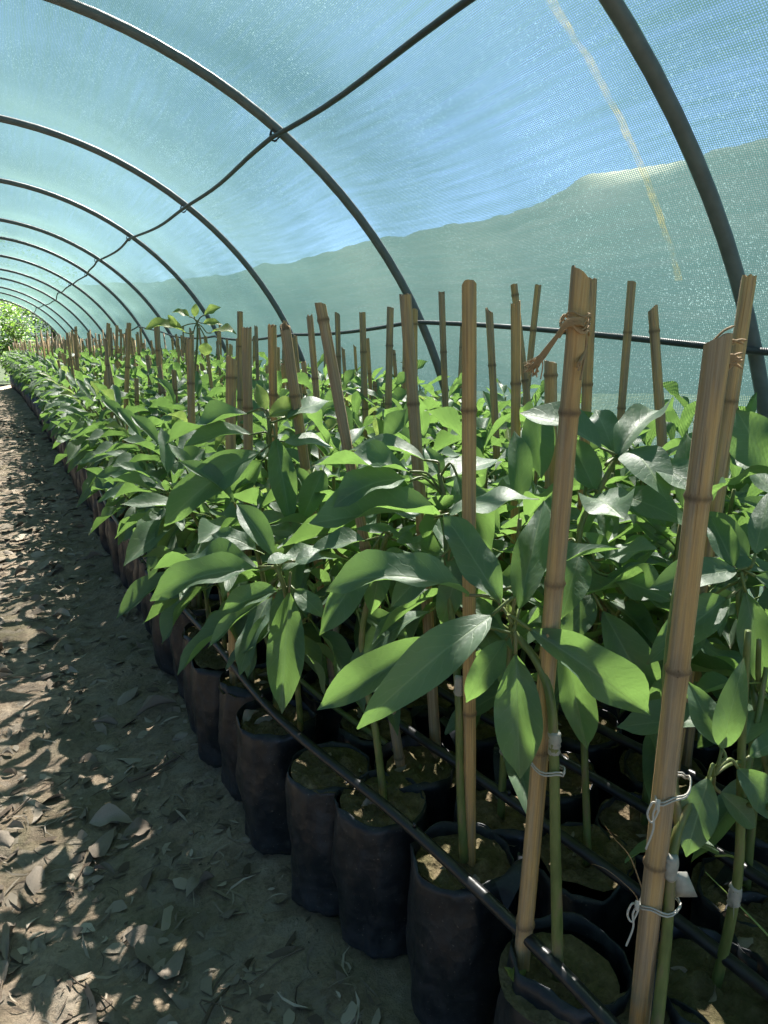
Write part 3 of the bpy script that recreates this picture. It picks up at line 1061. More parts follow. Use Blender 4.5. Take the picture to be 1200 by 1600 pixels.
# far end of the bed: too many and too small to pick apart
def build_far():
    v, f, uv, mi = [], [], [], []
    arrs = [[(np.array(m), var) for m, var, yg in p[1]] for p in INNER]
    arre = [[(np.array(m), var) for m, var, yg in p[1]] for p in EDGE]
    V, F, UV = [], [], []
    nb = 0
    lv = [np.c_[np.array(a[0]), np.ones(len(a[0]))] for a in LOWLOW]
    lf = [np.array(a[1]) for a in LOWLOW]
    lu = [np.array(a[2]) for a in LOWLOW]
    for pos, rz, pi, r in far_list:
        c, s = math.cos(rz), math.sin(rz)
        M = np.array([[c, -s, 0, pos.x], [s, c, 0, pos.y], [0, 0, 1, pos.z], [0, 0, 0, 1]])
        for m, var in (arre if r == 0 else arrs)[pi]:
            q = var % 7
            V.append((lv[q] @ (M @ m).T)[:, :3]); F.append(lf[q] + nb); UV.append(lu[q]); nb += len(lv[q])
    me = mesh_from('distant_saplings', np.concatenate(V).tolist(), np.concatenate(F).tolist(), np.concatenate(UV), True, [M_LEAF])
    link('distant_saplings', me, kind='stuff', category='saplings', label='mass of leafy saplings filling the far end of the tunnel')
    mb = MB()
    for b, t, rad in far_stakes:
        mb.tube([b, b.lerp(t, .5), t], rad, 6)
    link('distant_stakes', mb.mesh('distant_stakes', [M_BAMBOO]), kind='stuff', category='stakes', label='many thin stakes poking out of the far saplings')
    mb = MB()
    for pos, rz, pi, r in far_list:
        if r == 0:
            mb.tube([pos, pos + Vector((0, 0, .1)), pos + Vector((0, 0, .31))], [0.075, 0.086, 0.085], 12)
    link('distant_grow_bags', mb.mesh('distant_grow_bags', [M_BAG]), kind='stuff', category='grow bags', label='far row of black grow bags along the path edge')
build_far()

# ------------------------------------------------------------------ the nearest saplings, laid out shoot by shoot
VIEW = lambda p: (Vector((0, 0, H)) - p).normalized()
class Hero:
    def __init__(s, key, label, stem_px, stem_fwd, rad=0.0085):
        """stem_px: photo pixels along the stem, from the soil up"""
        s.root = HERO_XY.pop(key, None) or plants[key]
        s.root['label'] = label
        if 'group' in s.root:
            del s.root['group']
        s.inv = (Matrix.Translation(s.root.location) @ Matrix.Rotation(s.root.rotation_euler.z, 4, 'Z')).inverted()
        s.mb = MB()
        pts = [P(px, py, stem_fwd if not isinstance(stem_fwd, (list, tuple)) else stem_fwd[i]) for i, (px, py) in enumerate(stem_px)]
        foot = s.root.location + Vector((0, 0, SOIL_Z - 0.01))
        if pts[0].z > SOIL_Z + 0.02:
            pts = [foot] + pts
        s.pts = pts
        c = catmull(pts, 5)
        n = len(c)
        s.mb.tube([s.inv @ p for p in c], [0.84 * rad * (1 - 0.5 * i / n) for i in range(n)], 8)
        s.tip = pts[-1]
    def branch(s, pxs, fwds, rad=0.0045):
        pts = [P(x, y, f) for (x, y), f in zip(pxs, fwds)]
        c = catmull(pts, 4)
        s.mb.tube([s.inv @ p for p in c], [rad * (1 - 0.4 * i / len(c)) for i in range(len(c))], 7)
    def leaf(s, b, t, w, fb, ft, up=0.6, var=None, young=False, node=None, side=0.0):
        """b, t: blade base and tip pixels; w: blade width in pixels; fb, ft: forward distances; up: 1 faces the sky, 0 faces the camera"""
        B, T = P(b[0], b[1], fb), P(t[0], t[1], ft)
        ax = (T - B).normalized()
        vw = VIEW((B + T) / 2)
        nrm = Vector((0, 0, 1)) * up + vw * (1 - up) + RV * side
        z = (nrm - ax * nrm.dot(ax)).normalized()
        vp = (vw - ax * vw.dot(ax)).normalized()
        cosv = max(0.42, abs(z.dot(vp)))
        W = 0.9 * w * mpp((b[1] + t[1]) / 2, (fb + ft) / 2) / cosv
        W = min(W, 0.62 * (T - B).length + 0.02)
        m = s.inv @ leaf_matrix(B, T, W, nrm)
        if var is None:
            var = g.randrange(14)
        link('leaf', (YLEAVES[var % 4] if young else LEAVES[var]), s.root, matrix=m)
        if node is not None:
            N = P(node[0], node[1], node[2])
            e = B - ax * 0.17 * (T - B).length
            c = catmull([N, N.lerp(e, .5) + Vector((0, 0, .004)), e, B], 3)
            s.mb.tube([s.inv @ p for p in c], 0.0021, 6)
    def tape(s, px, py, f):
        link('graft_tape', TAPES[g.randrange(3)], s.root, loc=s.inv @ P(px, py, f))
    def end(s):
        link('stem', s.mb.mesh('stem', [M_STEM]), s.root)

def near_key(x, y):
    return min(plants, key=lambda k: (plants[k].location.x - x) ** 2 + (plants[k].location.y - y) ** 2)
used = set()
def hero_at(px, py, label, stem, fw, rad=0.0085):
    p = Pz(px, py, SOIL_Z)
    c = sorted(plants, key=lambda k: (plants[k].location.x - p.x) ** 2 + (plants[k].location.y - p.y) ** 2)
    key = [k for k in c if k not in used and k in HERO_XY][0]
    used.add(key)
    # the bag stands where the photograph shows the stem leave the soil
    o = plants[key]
    d = Vector((p.x - o.location.x, p.y - o.location.y, 0))
    if d.length < 0.12:
        o.location = o.location + d
    return Hero(key, label, stem, fw, rad)

# A: whorl of big leaves over the path edge
A = hero_at(872, 1528, 'sapling with a whorl of large drooping leaves beside the raffia-wrapped stake', [(872, 1528), (868, 1330), (863, 1120), (842, 1040), (800, 985)], [.762, .77, .785, .80, .82], .0092)
A.tape(865, 1178, .782)
nd = (800, 990, .82)
A.leaf((768, 962), (558, 1139), 80, .80, .74, .25, 3, node=nd)
A.leaf((690, 1000), (495, 1110), 66, .86, .86, .35, 6, node=nd)
A.leaf((733, 930), (508, 922), 48, .83, .84, .75, 1, node=(785, 955, .82))
A.leaf((783, 945), (693, 803), 66, .82, .90, .45, 4, node=nd)
A.leaf((806, 1022), (812, 1217), 86, .80, .77, .05, 8, node=nd)
A.leaf((829, 984), (1017, 1118), 78, .80, .77, .3, 5, node=nd)
A.leaf((811, 952), (850, 782), 62, .82, .90, .2, 9, node=nd)
A.leaf((800, 917), (970, 857), 42, .86, .90, .7, 2, node=(805, 960, .82))
A.leaf((905, 868), (878, 966), 66, .92, .88, .2, 7)
A.leaf((790, 1000), (728, 1098), 52, .84, .83, .2, 10, node=nd)
A.leaf((880, 1010), (918, 1172), 62, .86, .84, .3, 11, node=(850, 1060, .81))
A.leaf((800, 978), (792, 940), 16, .82, .83, .3, 0, True)
A.end()
# B: low shoot at the right edge
B_ = hero_at(1025, 1640, 'sapling tied to the splintered-top stake with a low shoot of small leaves', [(1022, 1640), (1040, 1480), (1052, 1330), (1075, 1262), (1110, 1215)], [.67, .69, .70, .72, .74], .0088)
B_.tape(1046, 1372, .695)
B_.branch([(1062, 1290), (1040, 1100), (1060, 900), (1090, 780)], [.71, .80, .88, .95], .006)
nb = (1115, 1212, .74)
B_.leaf((1128, 1170), (1163, 1027), 52, .74, .76, .1, 3, node=nb)
B_.leaf((1125, 1165), (1075, 1065), 56, .75, .79, .25, 5, node=nb)
B_.leaf((1107, 1216), (1072, 1339), 68, .73, .70, .1, 12, node=nb)
B_.leaf((1153, 1200), (1216, 1280), 62, .75, .74, .3, 1, node=nb)
B_.leaf((1125, 1238), (1180, 1293), 42, .76, .76, .2, 2, node=nb)
B_.leaf((1172, 1182), (1250, 1140), 44, .77, .78, .5, 4, node=nb)
B_.end()
# C: broad shaded leaves at the right edge
C_ = hero_at(1230, 1480, 'sapling with broad shaded leaves hanging beside the paired stakes', [(1235, 1440), (1190, 1150), (1155, 950), (1165, 900)], [.80, .88, .92, .94], .008)
nc = (1160, 905, .94)
C_.leaf((1150, 891), (1014, 921), 56, .93, .90, .5, 6, node=nc)
C_.leaf((1146, 885), (1109, 806), 46, .94, 1.0, .3, 9, node=nc)
C_.leaf((1136, 935), (1010, 1038), 72, .92, .88, .15, 0, node=nc)
C_.leaf((1165, 925), (1202, 1085), 66, .92, .89, .1, 8, node=nc)
C_.leaf((1180, 865), (1204, 765), 44, .94, 1.0, .3, 3, node=nc)
C_.leaf((1090, 960), (1050, 1050), 60, .96, .94, .15, 11, node=nc)
C_.leaf((1180, 900), (1290, 960), 50, .93, .9, .4, 2, node=nc)
C_.leaf((1205, 735), (1150, 640), 92, 1.15, 1.2, .1, 5)
C_.leaf((1170, 870), (1085, 800), 50, 1.0, 1.06, .5, 13)
C_.end()
# D: pale sunlit shoot between the two thick stakes
D = hero_at(915, 1335, 'sapling with pale sunlit glossy leaves between the two thick stakes', [(918, 1330), (912, 1140), (902, 860), (935, 770), (964, 714)], [.99, 1.02, 1.06, 1.08, 1.10], .008)
n1, n2 = (937, 768, 1.08), (962, 716, 1.10)
D.leaf((962, 713), (1051, 640), 52, 1.09, 1.20, .75, 1, node=n2)
D.leaf((958, 708), (930, 640), 56, 1.12, 1.22, .6, 12, node=n2)
D.leaf((985, 703), (1042, 782), 78, 1.09, 1.00, .7, 3, node=n2)
D.leaf((1030, 730), (1111, 782), 58, 1.06, .98, .6, 7, node=n2)
D.leaf((925, 776), (976, 812), 66, 1.06, .96, .75, 5, node=n1)
D.leaf((939, 700), (811, 646), 44, 1.10, 1.16, .8, 2, node=n2)
D.leaf((930, 768), (890, 686), 54, 1.09, 1.15, .3, 9, node=n1)
D.leaf((968, 772), (1080, 822), 58, 1.08, 1.05, .55, 6, node=n1)
D.leaf((944, 872), (1030, 858), 62, 1.02, .97, .75, 4, node=(915, 840, 1.05))
D.leaf((949, 900), (1050, 938), 60, 1.03, 1.0, .5, 8, node=(908, 870, 1.05))
D.leaf((942, 955), (1021, 1104), 78, 1.02, .98, .15, 0, node=(906, 900, 1.05))
D.leaf((925, 930), (880, 1010), 55, 1.04, 1.02, .2, 10, node=(906, 900, 1.05))
D.leaf((880, 830), (840, 760), 50, 1.1, 1.16, .4, 11, node=(902, 850, 1.06))
D.leaf((838, 636), (846, 748), 60, 1.25, 1.2, .1, 13)
D.end()
# E: centre shoot
E = hero_at(725, 1345, 'sapling with a taped green stem and long level leaves', [(725, 1345), (719, 1210), (716, 1080), (700, 900), (695, 790), (686, 740)], [.98, .99, 1.0, 1.08, 1.13, 1.15], .0085)
E.tape(717, 1085, 1.0)
ne = (692, 775, 1.14)
E.leaf((663, 719), (546, 704), 26, 1.16, 1.2, .9, 2, node=(687, 742, 1.15))
E.leaf((640, 737), (486, 727), 40, 1.13, 1.1, .75, 5, node=ne)
E.leaf((640, 752), (521, 792), 46, 1.11, 1.05, .7, 1, node=ne)
E.leaf((687, 806), (480, 819), 38, 1.08, 1.05, .8, 9, node=(695, 800, 1.12))
E.leaf((690, 800), (560, 800), 30, 1.12, 1.14, .8, 4, node=(695, 800, 1.12))
E.leaf((714, 743), (768, 858), 62, 1.12, 1.06, .35, 8, node=(688, 745, 1.15))
E.leaf((702, 803), (842, 779), 40, 1.06, 1.02, .8, 12, node=(695, 800, 1.12))
E.leaf((705, 745), (790, 720), 34, 1.18, 1.26, .8, 6, node=(688, 745, 1.15))
E.leaf((720, 880), (690, 980), 50, 1.08, 1.06, .3, 10, node=(700, 880, 1.08))
E.leaf((690, 870), (610, 950), 48, 1.07, 1.04, .4, 13, node=(700, 880, 1.08))
E.leaf((705, 850), (735, 940), 46, 1.1, 1.06, .3, 3, node=(700, 860, 1.09))
E.leaf((690, 745), (664, 700), 30, 1.16, 1.2, .5, 7, node=(688, 745, 1.15))
E.end()
# Hh: back-lit leaf
Hh = hero_at(598, 1250, 'sapling with a back-lit yellow-green leaf showing dark veins', [(600, 1252), (588, 1150), (565, 1000), (600, 850), (612, 836)], [1.13, 1.13, 1.15, 1.13, 1.12], .0085)
Hh.leaf((583, 857), (499, 993), 54, 1.08, 1.03, -.25, 5, node=(610, 836, 1.12))
Hh.leaf((600, 865), (580, 960), 46, 1.14, 1.12, .2, 1, node=(605, 845, 1.13))
Hh.leaf((625, 838), (645, 850), 30, 1.11, 1.09, .4, 3)
Hh.leaf((570, 845), (480, 870), 32, 1.16, 1.16, .8, 7, node=(605, 845, 1.13))
Hh.leaf((620, 845), (700, 880), 34, 1.15, 1.13, .7, 8, node=(605, 845, 1.13))
Hh.leaf((570, 960), (640, 1000), 40, 1.17, 1.14, .4, 11, node=(566, 990, 1.15))
Hh.leaf((560, 950), (520, 900), 34, 1.18, 1.22, .5, 9, node=(566, 990, 1.15))
Hh.end()
# F: edge sapling reaching over the path
F_ = hero_at(440, 1150, 'edge sapling with leaves reaching over the path and one broad leaf hanging straight down', [(470, 1140), (462, 1040), (448, 935), (430, 880)], [1.36, 1.24, 1.13, 1.12], .0075)
nf = (450, 925, 1.13)
F_.leaf((406, 892), (234, 938), 46, 1.11, 1.06, .55, 1, node=(440, 905, 1.12))
F_.leaf((403, 886), (234, 890), 40, 1.14, 1.14, .75, 5, node=(438, 903, 1.12))
F_.leaf((452, 926), (440, 1115), 68, 1.11, 1.06, .02, 8, node=nf)
F_.leaf((428, 870), (370, 788), 44, 1.13, 1.2, .4, 2, node=(435, 890, 1.12))
F_.leaf((434, 923), (346, 955), 36, 1.12, 1.1, .5, 9, node=nf)
F_.leaf((421, 933), (325, 1013), 16, 1.14, 1.1, .8, 6, node=nf)
F_.leaf((461, 922), (508, 966), 38, 1.12, 1.08, .3, 12, node=nf)
F_.leaf((418, 880), (463, 870), 22, 1.10, 1.12, .8, 13)
F_.leaf((461, 877), (546, 876), 27, 1.12, 1.14, .8, 3, node=(436, 890, 1.12))
F_.leaf((440, 890), (500, 850), 40, 1.18, 1.25, .5, 4)
F_.leaf((400, 860), (330, 835), 34, 1.2, 1.22, .6, 10)
F_.end()
# G
G_ = hero_at(395, 1040, 'edge sapling with a dark leaf hanging beside a leaning stake', [(420, 1010), (425, 800), (422, 690), (418, 640)], [1.6, 1.5, 1.45, 1.46], .0075)
ng = (422, 682, 1.45)
G_.leaf((431, 686), (455, 822), 50, 1.40, 1.34, .05, 8, node=ng)
G_.leaf((407, 706), (256, 822), 58, 1.42, 1.36, .35, 1, node=ng)
G_.leaf((386, 646), (260, 694), 28, 1.46, 1.46, .7, 5, node=(420, 655, 1.45))
G_.leaf((392, 679), (288, 698), 26, 1.44, 1.42, .75, 2, node=ng)
G_.leaf((505, 735), (470, 818), 46, 1.40, 1.36, .2, 9)
G_.leaf((420, 650), (470, 640), 40, 1.46, 1.5, .4, 4, True)
G_.leaf((440, 655), (530, 625), 30, 1.46, 1.5, .8, 12, node=(420, 660, 1.45))
G_.leaf((415, 640), (400, 600), 26, 1.47, 1.5, .2, 3, True)
G_.leaf((410, 720), (350, 800), 40, 1.5, 1.48, .4, 11, node=ng)
G_.leaf((445, 690), (520, 700), 32, 1.45, 1.43, .8, 13, node=ng)
G_.end()
# a tall young shoot rising above the canopy
key = near_key(*(lambda p: (p.x, p.y))(P(300, 700, 3.0)))
J = Hero(key, 'sapling with a pale yellow-green young shoot rising above the canopy', [(300, 640), (308, 540), (308, 500)], [2.5, 2.45, 2.45], .006)
nj = (308, 505, 2.45)
for b, t, w, u in [((304, 495), (306, 474), 14, .1), ((320, 492), (345, 480), 14, .4), ((296, 495), (268, 488), 12, .6), ((318, 505), (348, 508), 14, .4),
                   ((290, 520), (226, 514), 12, .7), ((276, 510), (262, 492), 12, .2), ((322, 535), (320, 556), 26, .1), ((330, 520), (370, 522), 14, .8)]:
    J.leaf(b, t, w, 2.45, 2.45, u, None, True, node=nj)
J.end()

# the remaining near bags: bare lower stems with a few leaves well below the camera
for key, root in HERO_XY.items():
    if key in used:
        continue
    fw = root.location.x * HV.x + root.location.y * HV.y
    pr = INNER[g.randrange(8)] if key[0] else EDGE[g.randrange(6)]
    link('stem', pr[0], root)
    if g.random() < 0.25:
        link('graft_tape', TAPES[g.randrange(3)], root, loc=pr[2])
    inv = Matrix.Translation(root.location) @ Matrix.Rotation(root.rotation_euler.z, 4, 'Z')
    for m, var, yg in pr[1]:
        wm = inv @ m
        c = wm @ Vector((0.5, 0, 0))
        f = c.x * HV.x + c.y * HV.y
        rt = c.x * RV.x + c.y * RV.y
        lim = 0.62 if fw < 0.95 else 0.90
        if f < 0.75 or c.z > lim or (f < 1.05 and c.z > 0.5 and rt / f < 0.22):
            continue
        link('leaf', LEAVES[var], root, matrix=m)

# ------------------------------------------------------------------ drip pipes
def drip(r):
    pts = []
    y = 0.05
    gg = random.Random(60 + r)
    while y < 22:
        x = ROWX[r] + rowoff(y) - (0.02 + (0.045 if r == 0 else 0) * min(1, max(0, (y - .8) / .6))) + 0.022 * math.sin(y * 1.3 + r) + gg.uniform(-.012, .012)
        pts.append(bend(x, y, 0.327 + gg.uniform(-.004, .007)))
        y += 0.42 if y < 6 else 1.2
    mb = MB()
    c = catmull(pts, 5)
    mb.tube(c, 0.0092, 12)
    root = empty('drip_pipe', (0, 0, 0), category='pipe', group='black drip pipes over the bags',
                 label='black drip pipe laid over the %s' % ('outermost row of bags along the path' if r == 0 else 'last row of bags by the net' if r == 7 else ORD[r] + ' row of bags from the path'))
    hose_o = link('hose', mb.mesh('hose', [M_PIPE]), root)
    if r < 3:
        em = MB().tube([(0, 0, 0.008), (0, 0, 0.016)], [0.004, 0.0025], 6).mesh('emitter', [M_PIPE])
        for i in range(4, len(c), 6):
            if c[i].y < 4:
                link('emitter', em, hose_o, loc=c[i])
for r in range(8):
    drip(r)

# ------------------------------------------------------------------ ties, raffia
def ring(c, d, a, b, rad=0.0016, n=22, ph=0.0):
    """closed string loop round stake and stem: centre c, long half-axis a along d, short half-axis b"""
    d = Vector(d).normalized(); e = Vector((-d.y, d.x, 0)).normalized()
    return [c + d * a * math.cos(2 * math.pi * k / n + ph) + e * b * math.sin(2 * math.pi * k / n + ph) + Vector((0, 0, 0.003 * math.sin(k))) for k in range(n + 1)]
def tie(stake_i, z, stem_pt, tails=True):
    o, Bs, T, rad = stake_objs[stake_i]
    t = (z - Bs.z) / (T.z - Bs.z)
    c = Bs.lerp(T, t)
    d = Vector((stem_pt.x - c.x, stem_pt.y - c.y, 0))
    L = d.length
    d.normalize()
    mid = c + d * (L / 2 - 0.001)
    mb = MB()
    p = ring(mid, d, L / 2 + rad * 0.75 + 0.004, rad + 0.0012)
    mb.tube(p, 0.0011, 6)
    mb.tube([q + Vector((0, 0, 0.0035)) for q in p], 0.001, 6)
    if tails:
        k = c - d * (rad + 0.005) + VIEW(c) * 0.006
        mb.tube(catmull([k + VIEW(c) * .004 + Vector((0, 0, -.005)), k + VIEW(c) * .006, k + VIEW(c) * 0.003 + Vector((0, 0, .006))], 3), 0.0026, 6)
        mb.tube(catmull([k, k + RV * -0.004 + Vector((0, 0, -.012)), k + RV * -.002 + Vector((0, 0, -.03)), k + RV * -.008 + Vector((0, 0, -.055))], 4), 0.0012, 6)
        mb.tube(catmull([k, k + RV * -0.006 + Vector((0, 0, .002)), k + RV * -.010 + Vector((0, 0, -.012)), k + RV * -.004 + Vector((0, 0, -.022)), k + RV * .002 + Vector((0, 0, -.006))], 4), 0.0012, 6)
    inv = o.matrix_basis.inverted()
    mb.v = [inv @ q for q in mb.v]
    link('string_tie', mb.mesh('string_tie', [M_STRING]), o)
tie(0, P(850, 1205, .78).z, P(866, 1205, .78), False)
tie(1, P(1045, 1228, .72).z, P(1062, 1235, .725))
tie(1, P(1020, 1425, .69).z, P(1044, 1420, .70))
# raffia wrapped on the thick stake
def raffia():
    o, Bs, T, rad = stake_objs[0]
    mb = MB()
    g2 = random.Random(3)
    def at(px, py, df=0.0):
        return P(px, py, .80 + df)
    for k in range(20):
        z0 = g2.uniform(-4, 6)
        a = [at(913 + g2.uniform(-2, 3), 508 + z0, .0), at(905, 500 + z0, -.03), at(885, 505 + z0, -.03), at(868, 528 + z0, -.02), at(845, 558 + z0 * 1.5, -.01), at(820 + g2.uniform(-4, 18), 574 + g2.uniform(-10, 12), 0)]
        mb.tube(catmull(a, 4), [0.0012 * g2.uniform(.5, 1.4)] * 21, 5, flat=0.45)
    for k in range(7):
        x = g2.uniform(820, 850)
        mb.tube(catmull([at(845, 558), at(x, 570 + g2.uniform(-8, 8)), at(x + g2.uniform(-14, 10), 585 + g2.uniform(-14, 16))], 4), 0.0009, 4)
    for k in range(6):
        mb.tube(catmull([at(912, 510, -.01), at(916, 540, 0), at(905 + g2.uniform(-6, 6), 575 + g2.uniform(-20, 20), -.02)], 4), 0.0013, 4)
    p = ring(Bs.lerp(T, (at(895, 506).z - Bs.z) / (T.z - Bs.z)), RV, rad + .002, rad + .002)
    for k in range(7):
        mb.tube([q + Vector((0, 0, 0.0025 * k - .008 + .004 * math.sin(i_ * .5 + k))) for i_, q in enumerate(p)], 0.0011, 5)
    inv = o.matrix_basis.inverted()
    mb.v = [inv @ q for q in mb.v]
    link('raffia_wrap', mb.mesh('raffia_wrap', [M_RAFFIA]), o, label='frayed dry raffia strands')
    # splinters on the broken top of the second stake
    o, Bs, T, rad = stake_objs[1]
    mb = MB()
    for k in range(16):
        b = T + RV * g2.uniform(-.006, .016) + Vector((0, 0, g2.uniform(-.03, -.002)))
        e = b + RV * g2.uniform(.006, .022) + Vector((0, 0, g2.uniform(-.006, .016)))
        mb.tube(catmull([b, b.lerp(e, .5) + Vector((0, 0, .003)), e], 3), [0.0012] * 6 + [0.0004], 4)
    inv = o.matrix_basis.inverted()
    mb.v = [inv @ q for q in mb.v]
    link('splinters', mb.mesh('splinters', [M_RAFFIA]), o)
raffia()
# white plastic tag hanging on the stem behind the second stake
mb = MB()
c = P(1060, 1362, .70)
dn, rt = Vector((0.1, 0, -1)).normalized(), RV
for a, b, cc, d in ((0, 0, .4, .15), (.15, .4, 1, .5)):
    pass
v = []
for i in range(5):
    t = i / 4
    w = 0.009 + 0.003 * t
    ctr = c + rt * (0.010 * t) + dn * (0.034 * t) + VIEW(c) * (0.006 * math.sin(t * 2.4))
    v += [ctr - rt * w, ctr + VIEW(c) * 0.004, ctr + rt * w]
f = []
for i in range(4):
    for j in range(2):
        a = i * 3 + j
        f.append((a, a + 1, a + 4, a + 3))
tg = mesh_from('label_tag', [B_.inv @ q for q in v], f, None, True, [M_TAPE])
to = link('plastic_tag', tg, B_.root)
sm = to.modifiers.new('thick', 'SOLIDIFY'); sm.thickness = 0.0008

# ------------------------------------------------------------------ litter on the path
def dead_mesh(seed):
    q = random.Random(seed)
    kw = dict(fold=q.uniform(-.6, .9), arch=q.uniform(-.12, .16), wave=q.uniform(.03, .12), ph=q.uniform(0, 6), twist=q.uniform(-.9, .9), wfun=q.uniform(.6, 1.1), droop=0)
    v, f, uv, mi = leaf_arrays(7, 4, petiole=False, **kw)
    v = [(x - .5, y, z) for x, y, z in v]
    return mesh_from('fallen_leaf', v, f, uv, True, [M_DEAD])
DEAD = [dead_mesh(i) for i in range(10)]
q = random.Random(77)
def litter_xy(ymax=4.2):
    y = 0.45 + (ymax - 0.45) * q.random() ** 1.6
    x = q.uniform(-0.30 - 0.09 * y, 0.36)
    if q.random() < 0.45:
        x = min(x, q.uniform(-0.5, 0.2))
    b = bend(x, y)
    return b.x, b.y
for i in range(280):
    x, y = litter_xy()
    L = q.uniform(0.04, 0.13)
    w = L * q.uniform(0.2, 0.55)
    m = Matrix.Translation((x, y, ground_z(x, y) + 0.004)) @ Euler((q.gauss(0, .28), q.gauss(0, .2), q.uniform(0, 6.28))).to_matrix().to_4x4() @ Matrix.Diagonal((L, w, L, 1))
    link('fallen_leaf', DEAD[q.randrange(10)], matrix=m, category='leaf', label=('large ' if L > .095 else 'small ' if L < .06 else 'mid-sized ') + ('narrow' if w / L < .3 else 'broad' if w / L > .4 else 'oval') + ' dry grey-brown leaf lying on the dirt path',
         group='fallen leaves on the path')
def twig_mesh(seed):
    s = random.Random(seed)
    mb = MB()
    pts = [(-.5, 0, 0), (-.2, s.uniform(-.05, .05), s.uniform(0, .03)), (.15, s.uniform(-.06, .06), s.uniform(0, .03)), (.5, s.uniform(-.05, .05), 0)]
    c = catmull(pts, 4)
    mb.tube(c, [0.020 - 0.012 * i / len(c) for i in range(len(c))], 6)
    if s.random() < .6:
        mb.tube(catmull([c[6], c[6] + Vector((.12, .08 * s.choice((-1, 1)), .02)), c[6] + Vector((.22, .20 * s.choice((-1, 1)), .01))], 3), 0.007, 5)
    return mb.mesh('twig', [M_TWIG])
TWIGS = [twig_mesh(i) for i in range(6)]
def twig(x, y, L, rz, th=1.0, label='thin dry grey twig lying on the dirt path', grp='twigs on the path'):
    m = Matrix.Translation((x, y, ground_z(x, y) + 0.007 * th)) @ Euler((q.uniform(0, .4), q.gauss(0, .04), rz)).to_matrix().to_4x4() @ Matrix.Diagonal((L, L * th, L * th, 1))
    o = link('twig', TWIGS[q.randrange(6)], matrix=m, category='twig', label=label)
    if grp:
        o['group'] = grp
for i in range(46):
    x, y = litter_xy(3.4)
    twig(x, y, q.uniform(0.06, 0.2), q.uniform(0, 6.28), q.uniform(.5, 1.0))
a, b = Pz(205, 1205, 0), Pz(312, 1152, 0)
twig((a.x + b.x) / 2, (a.y + b.y) / 2, (b - a).length * 1.1, math.atan2(b.y - a.y, b.x - a.x), 1.6, 'long thick grey twig lying against the foot of the black bags', None)
a, b = Pz(300, 1600, 0), Pz(340, 1535, 0)
twig((a.x + b.x) / 2, (a.y + b.y) / 2, (b - a).length * 1.5, math.atan2(b.y - a.y, b.x - a.x), 2.2, 'short orange-brown stick on the path among flat grey leaves', None)
def stone_mesh(seed):
    me = bpy.data.meshes.new('stone')
    bm = bmesh.new()
    bmesh.ops.create_icosphere(bm, subdivisions=2, radius=1)
    for v in bm.verts:
        v.co *= 1 + 0.35 * mnoise.noise(v.co * 1.1 + Vector((seed * 7, 0, 0)))
        v.co.z *= 0.6
    bm.to_mesh(me); bm.free()
    me.materials.append(M_STONE)
    me.polygons.foreach_set('use_smooth', np.ones(len(me.polygons), dtype=bool))
    return me
STONES = [stone_mesh(i) for i in range(4)]
for i in range(34):
    x, y = litter_xy(3.0)
    s = q.uniform(0.004, 0.012)
    m = Matrix.Translation((x, y, ground_z(x, y) + s * .2)) @ Euler((0, 0, q.uniform(0, 6))).to_matrix().to_4x4() @ Matrix.Diagonal((s, s * q.uniform(.7, 1.2), s, 1))
    link('pebble', STONES[i % 4], matrix=m, category='pebble', label='small pale pebble on the dirt path', group='pebbles on the path')
# scraps and straws on the soil in the bags
for key, o_ in plants.items():
    lo = o_.location
    if lo.x * HV.x + lo.y * HV.y < 1.7 and key[0] < 4:
        for k in range(2):
            a, r_ = q.uniform(0, 6.28), q.uniform(.02, .06)
            L = q.uniform(.018, .05)
            m = Matrix.Translation((lo.x + r_ * math.cos(a), lo.y + r_ * math.sin(a), lo.z + SOIL_Z + .007)) @ Euler((q.gauss(0, .35), q.gauss(0, .25), q.uniform(0, 6.28))).to_matrix().to_4x4() @ Matrix.Diagonal((L, L * q.uniform(.2, .45), L, 1))
            link('fallen_leaf', DEAD[q.randrange(10)], matrix=m, category='leaf', label='dry leaf scrap lying on the soil inside a grow bag', group='leaf scraps in the bags')
def blade(pxs, fw, rad, mat, name, label):
    c = catmull([P(x, y, f) for (x, y), f in zip(pxs, fw)], 6)
    mb = MB().tube(c, [rad * (1 - .75 * i / len(c)) for i in range(len(c))], 5, flat=.5)
    link(name, mb.mesh(name, [mat]), category='grass', label=label)
blade([(1006, 1398), (985, 1340), (960, 1310), (945, 1290)], [.80, .80, .80, .80], .0016, M_RAFFIA, 'dry_straw', 'pale dry straw arching up between the thick stakes')
blade([(1000, 1420), (990, 1395), (950, 1360), (925, 1350)], [.80, .80, .81, .81], .0014, M_RAFFIA, 'dry_straw', 'thin dry straw lying over the drip pipe between the thick stakes')
blade([(1215, 1478), (1180, 1440), (1140, 1400), (1102, 1362)], [.76, .77, .78, .79], .0028, M_PET, 'grass_stalk', 'single green grass blade slanting over the soil by the white tag')
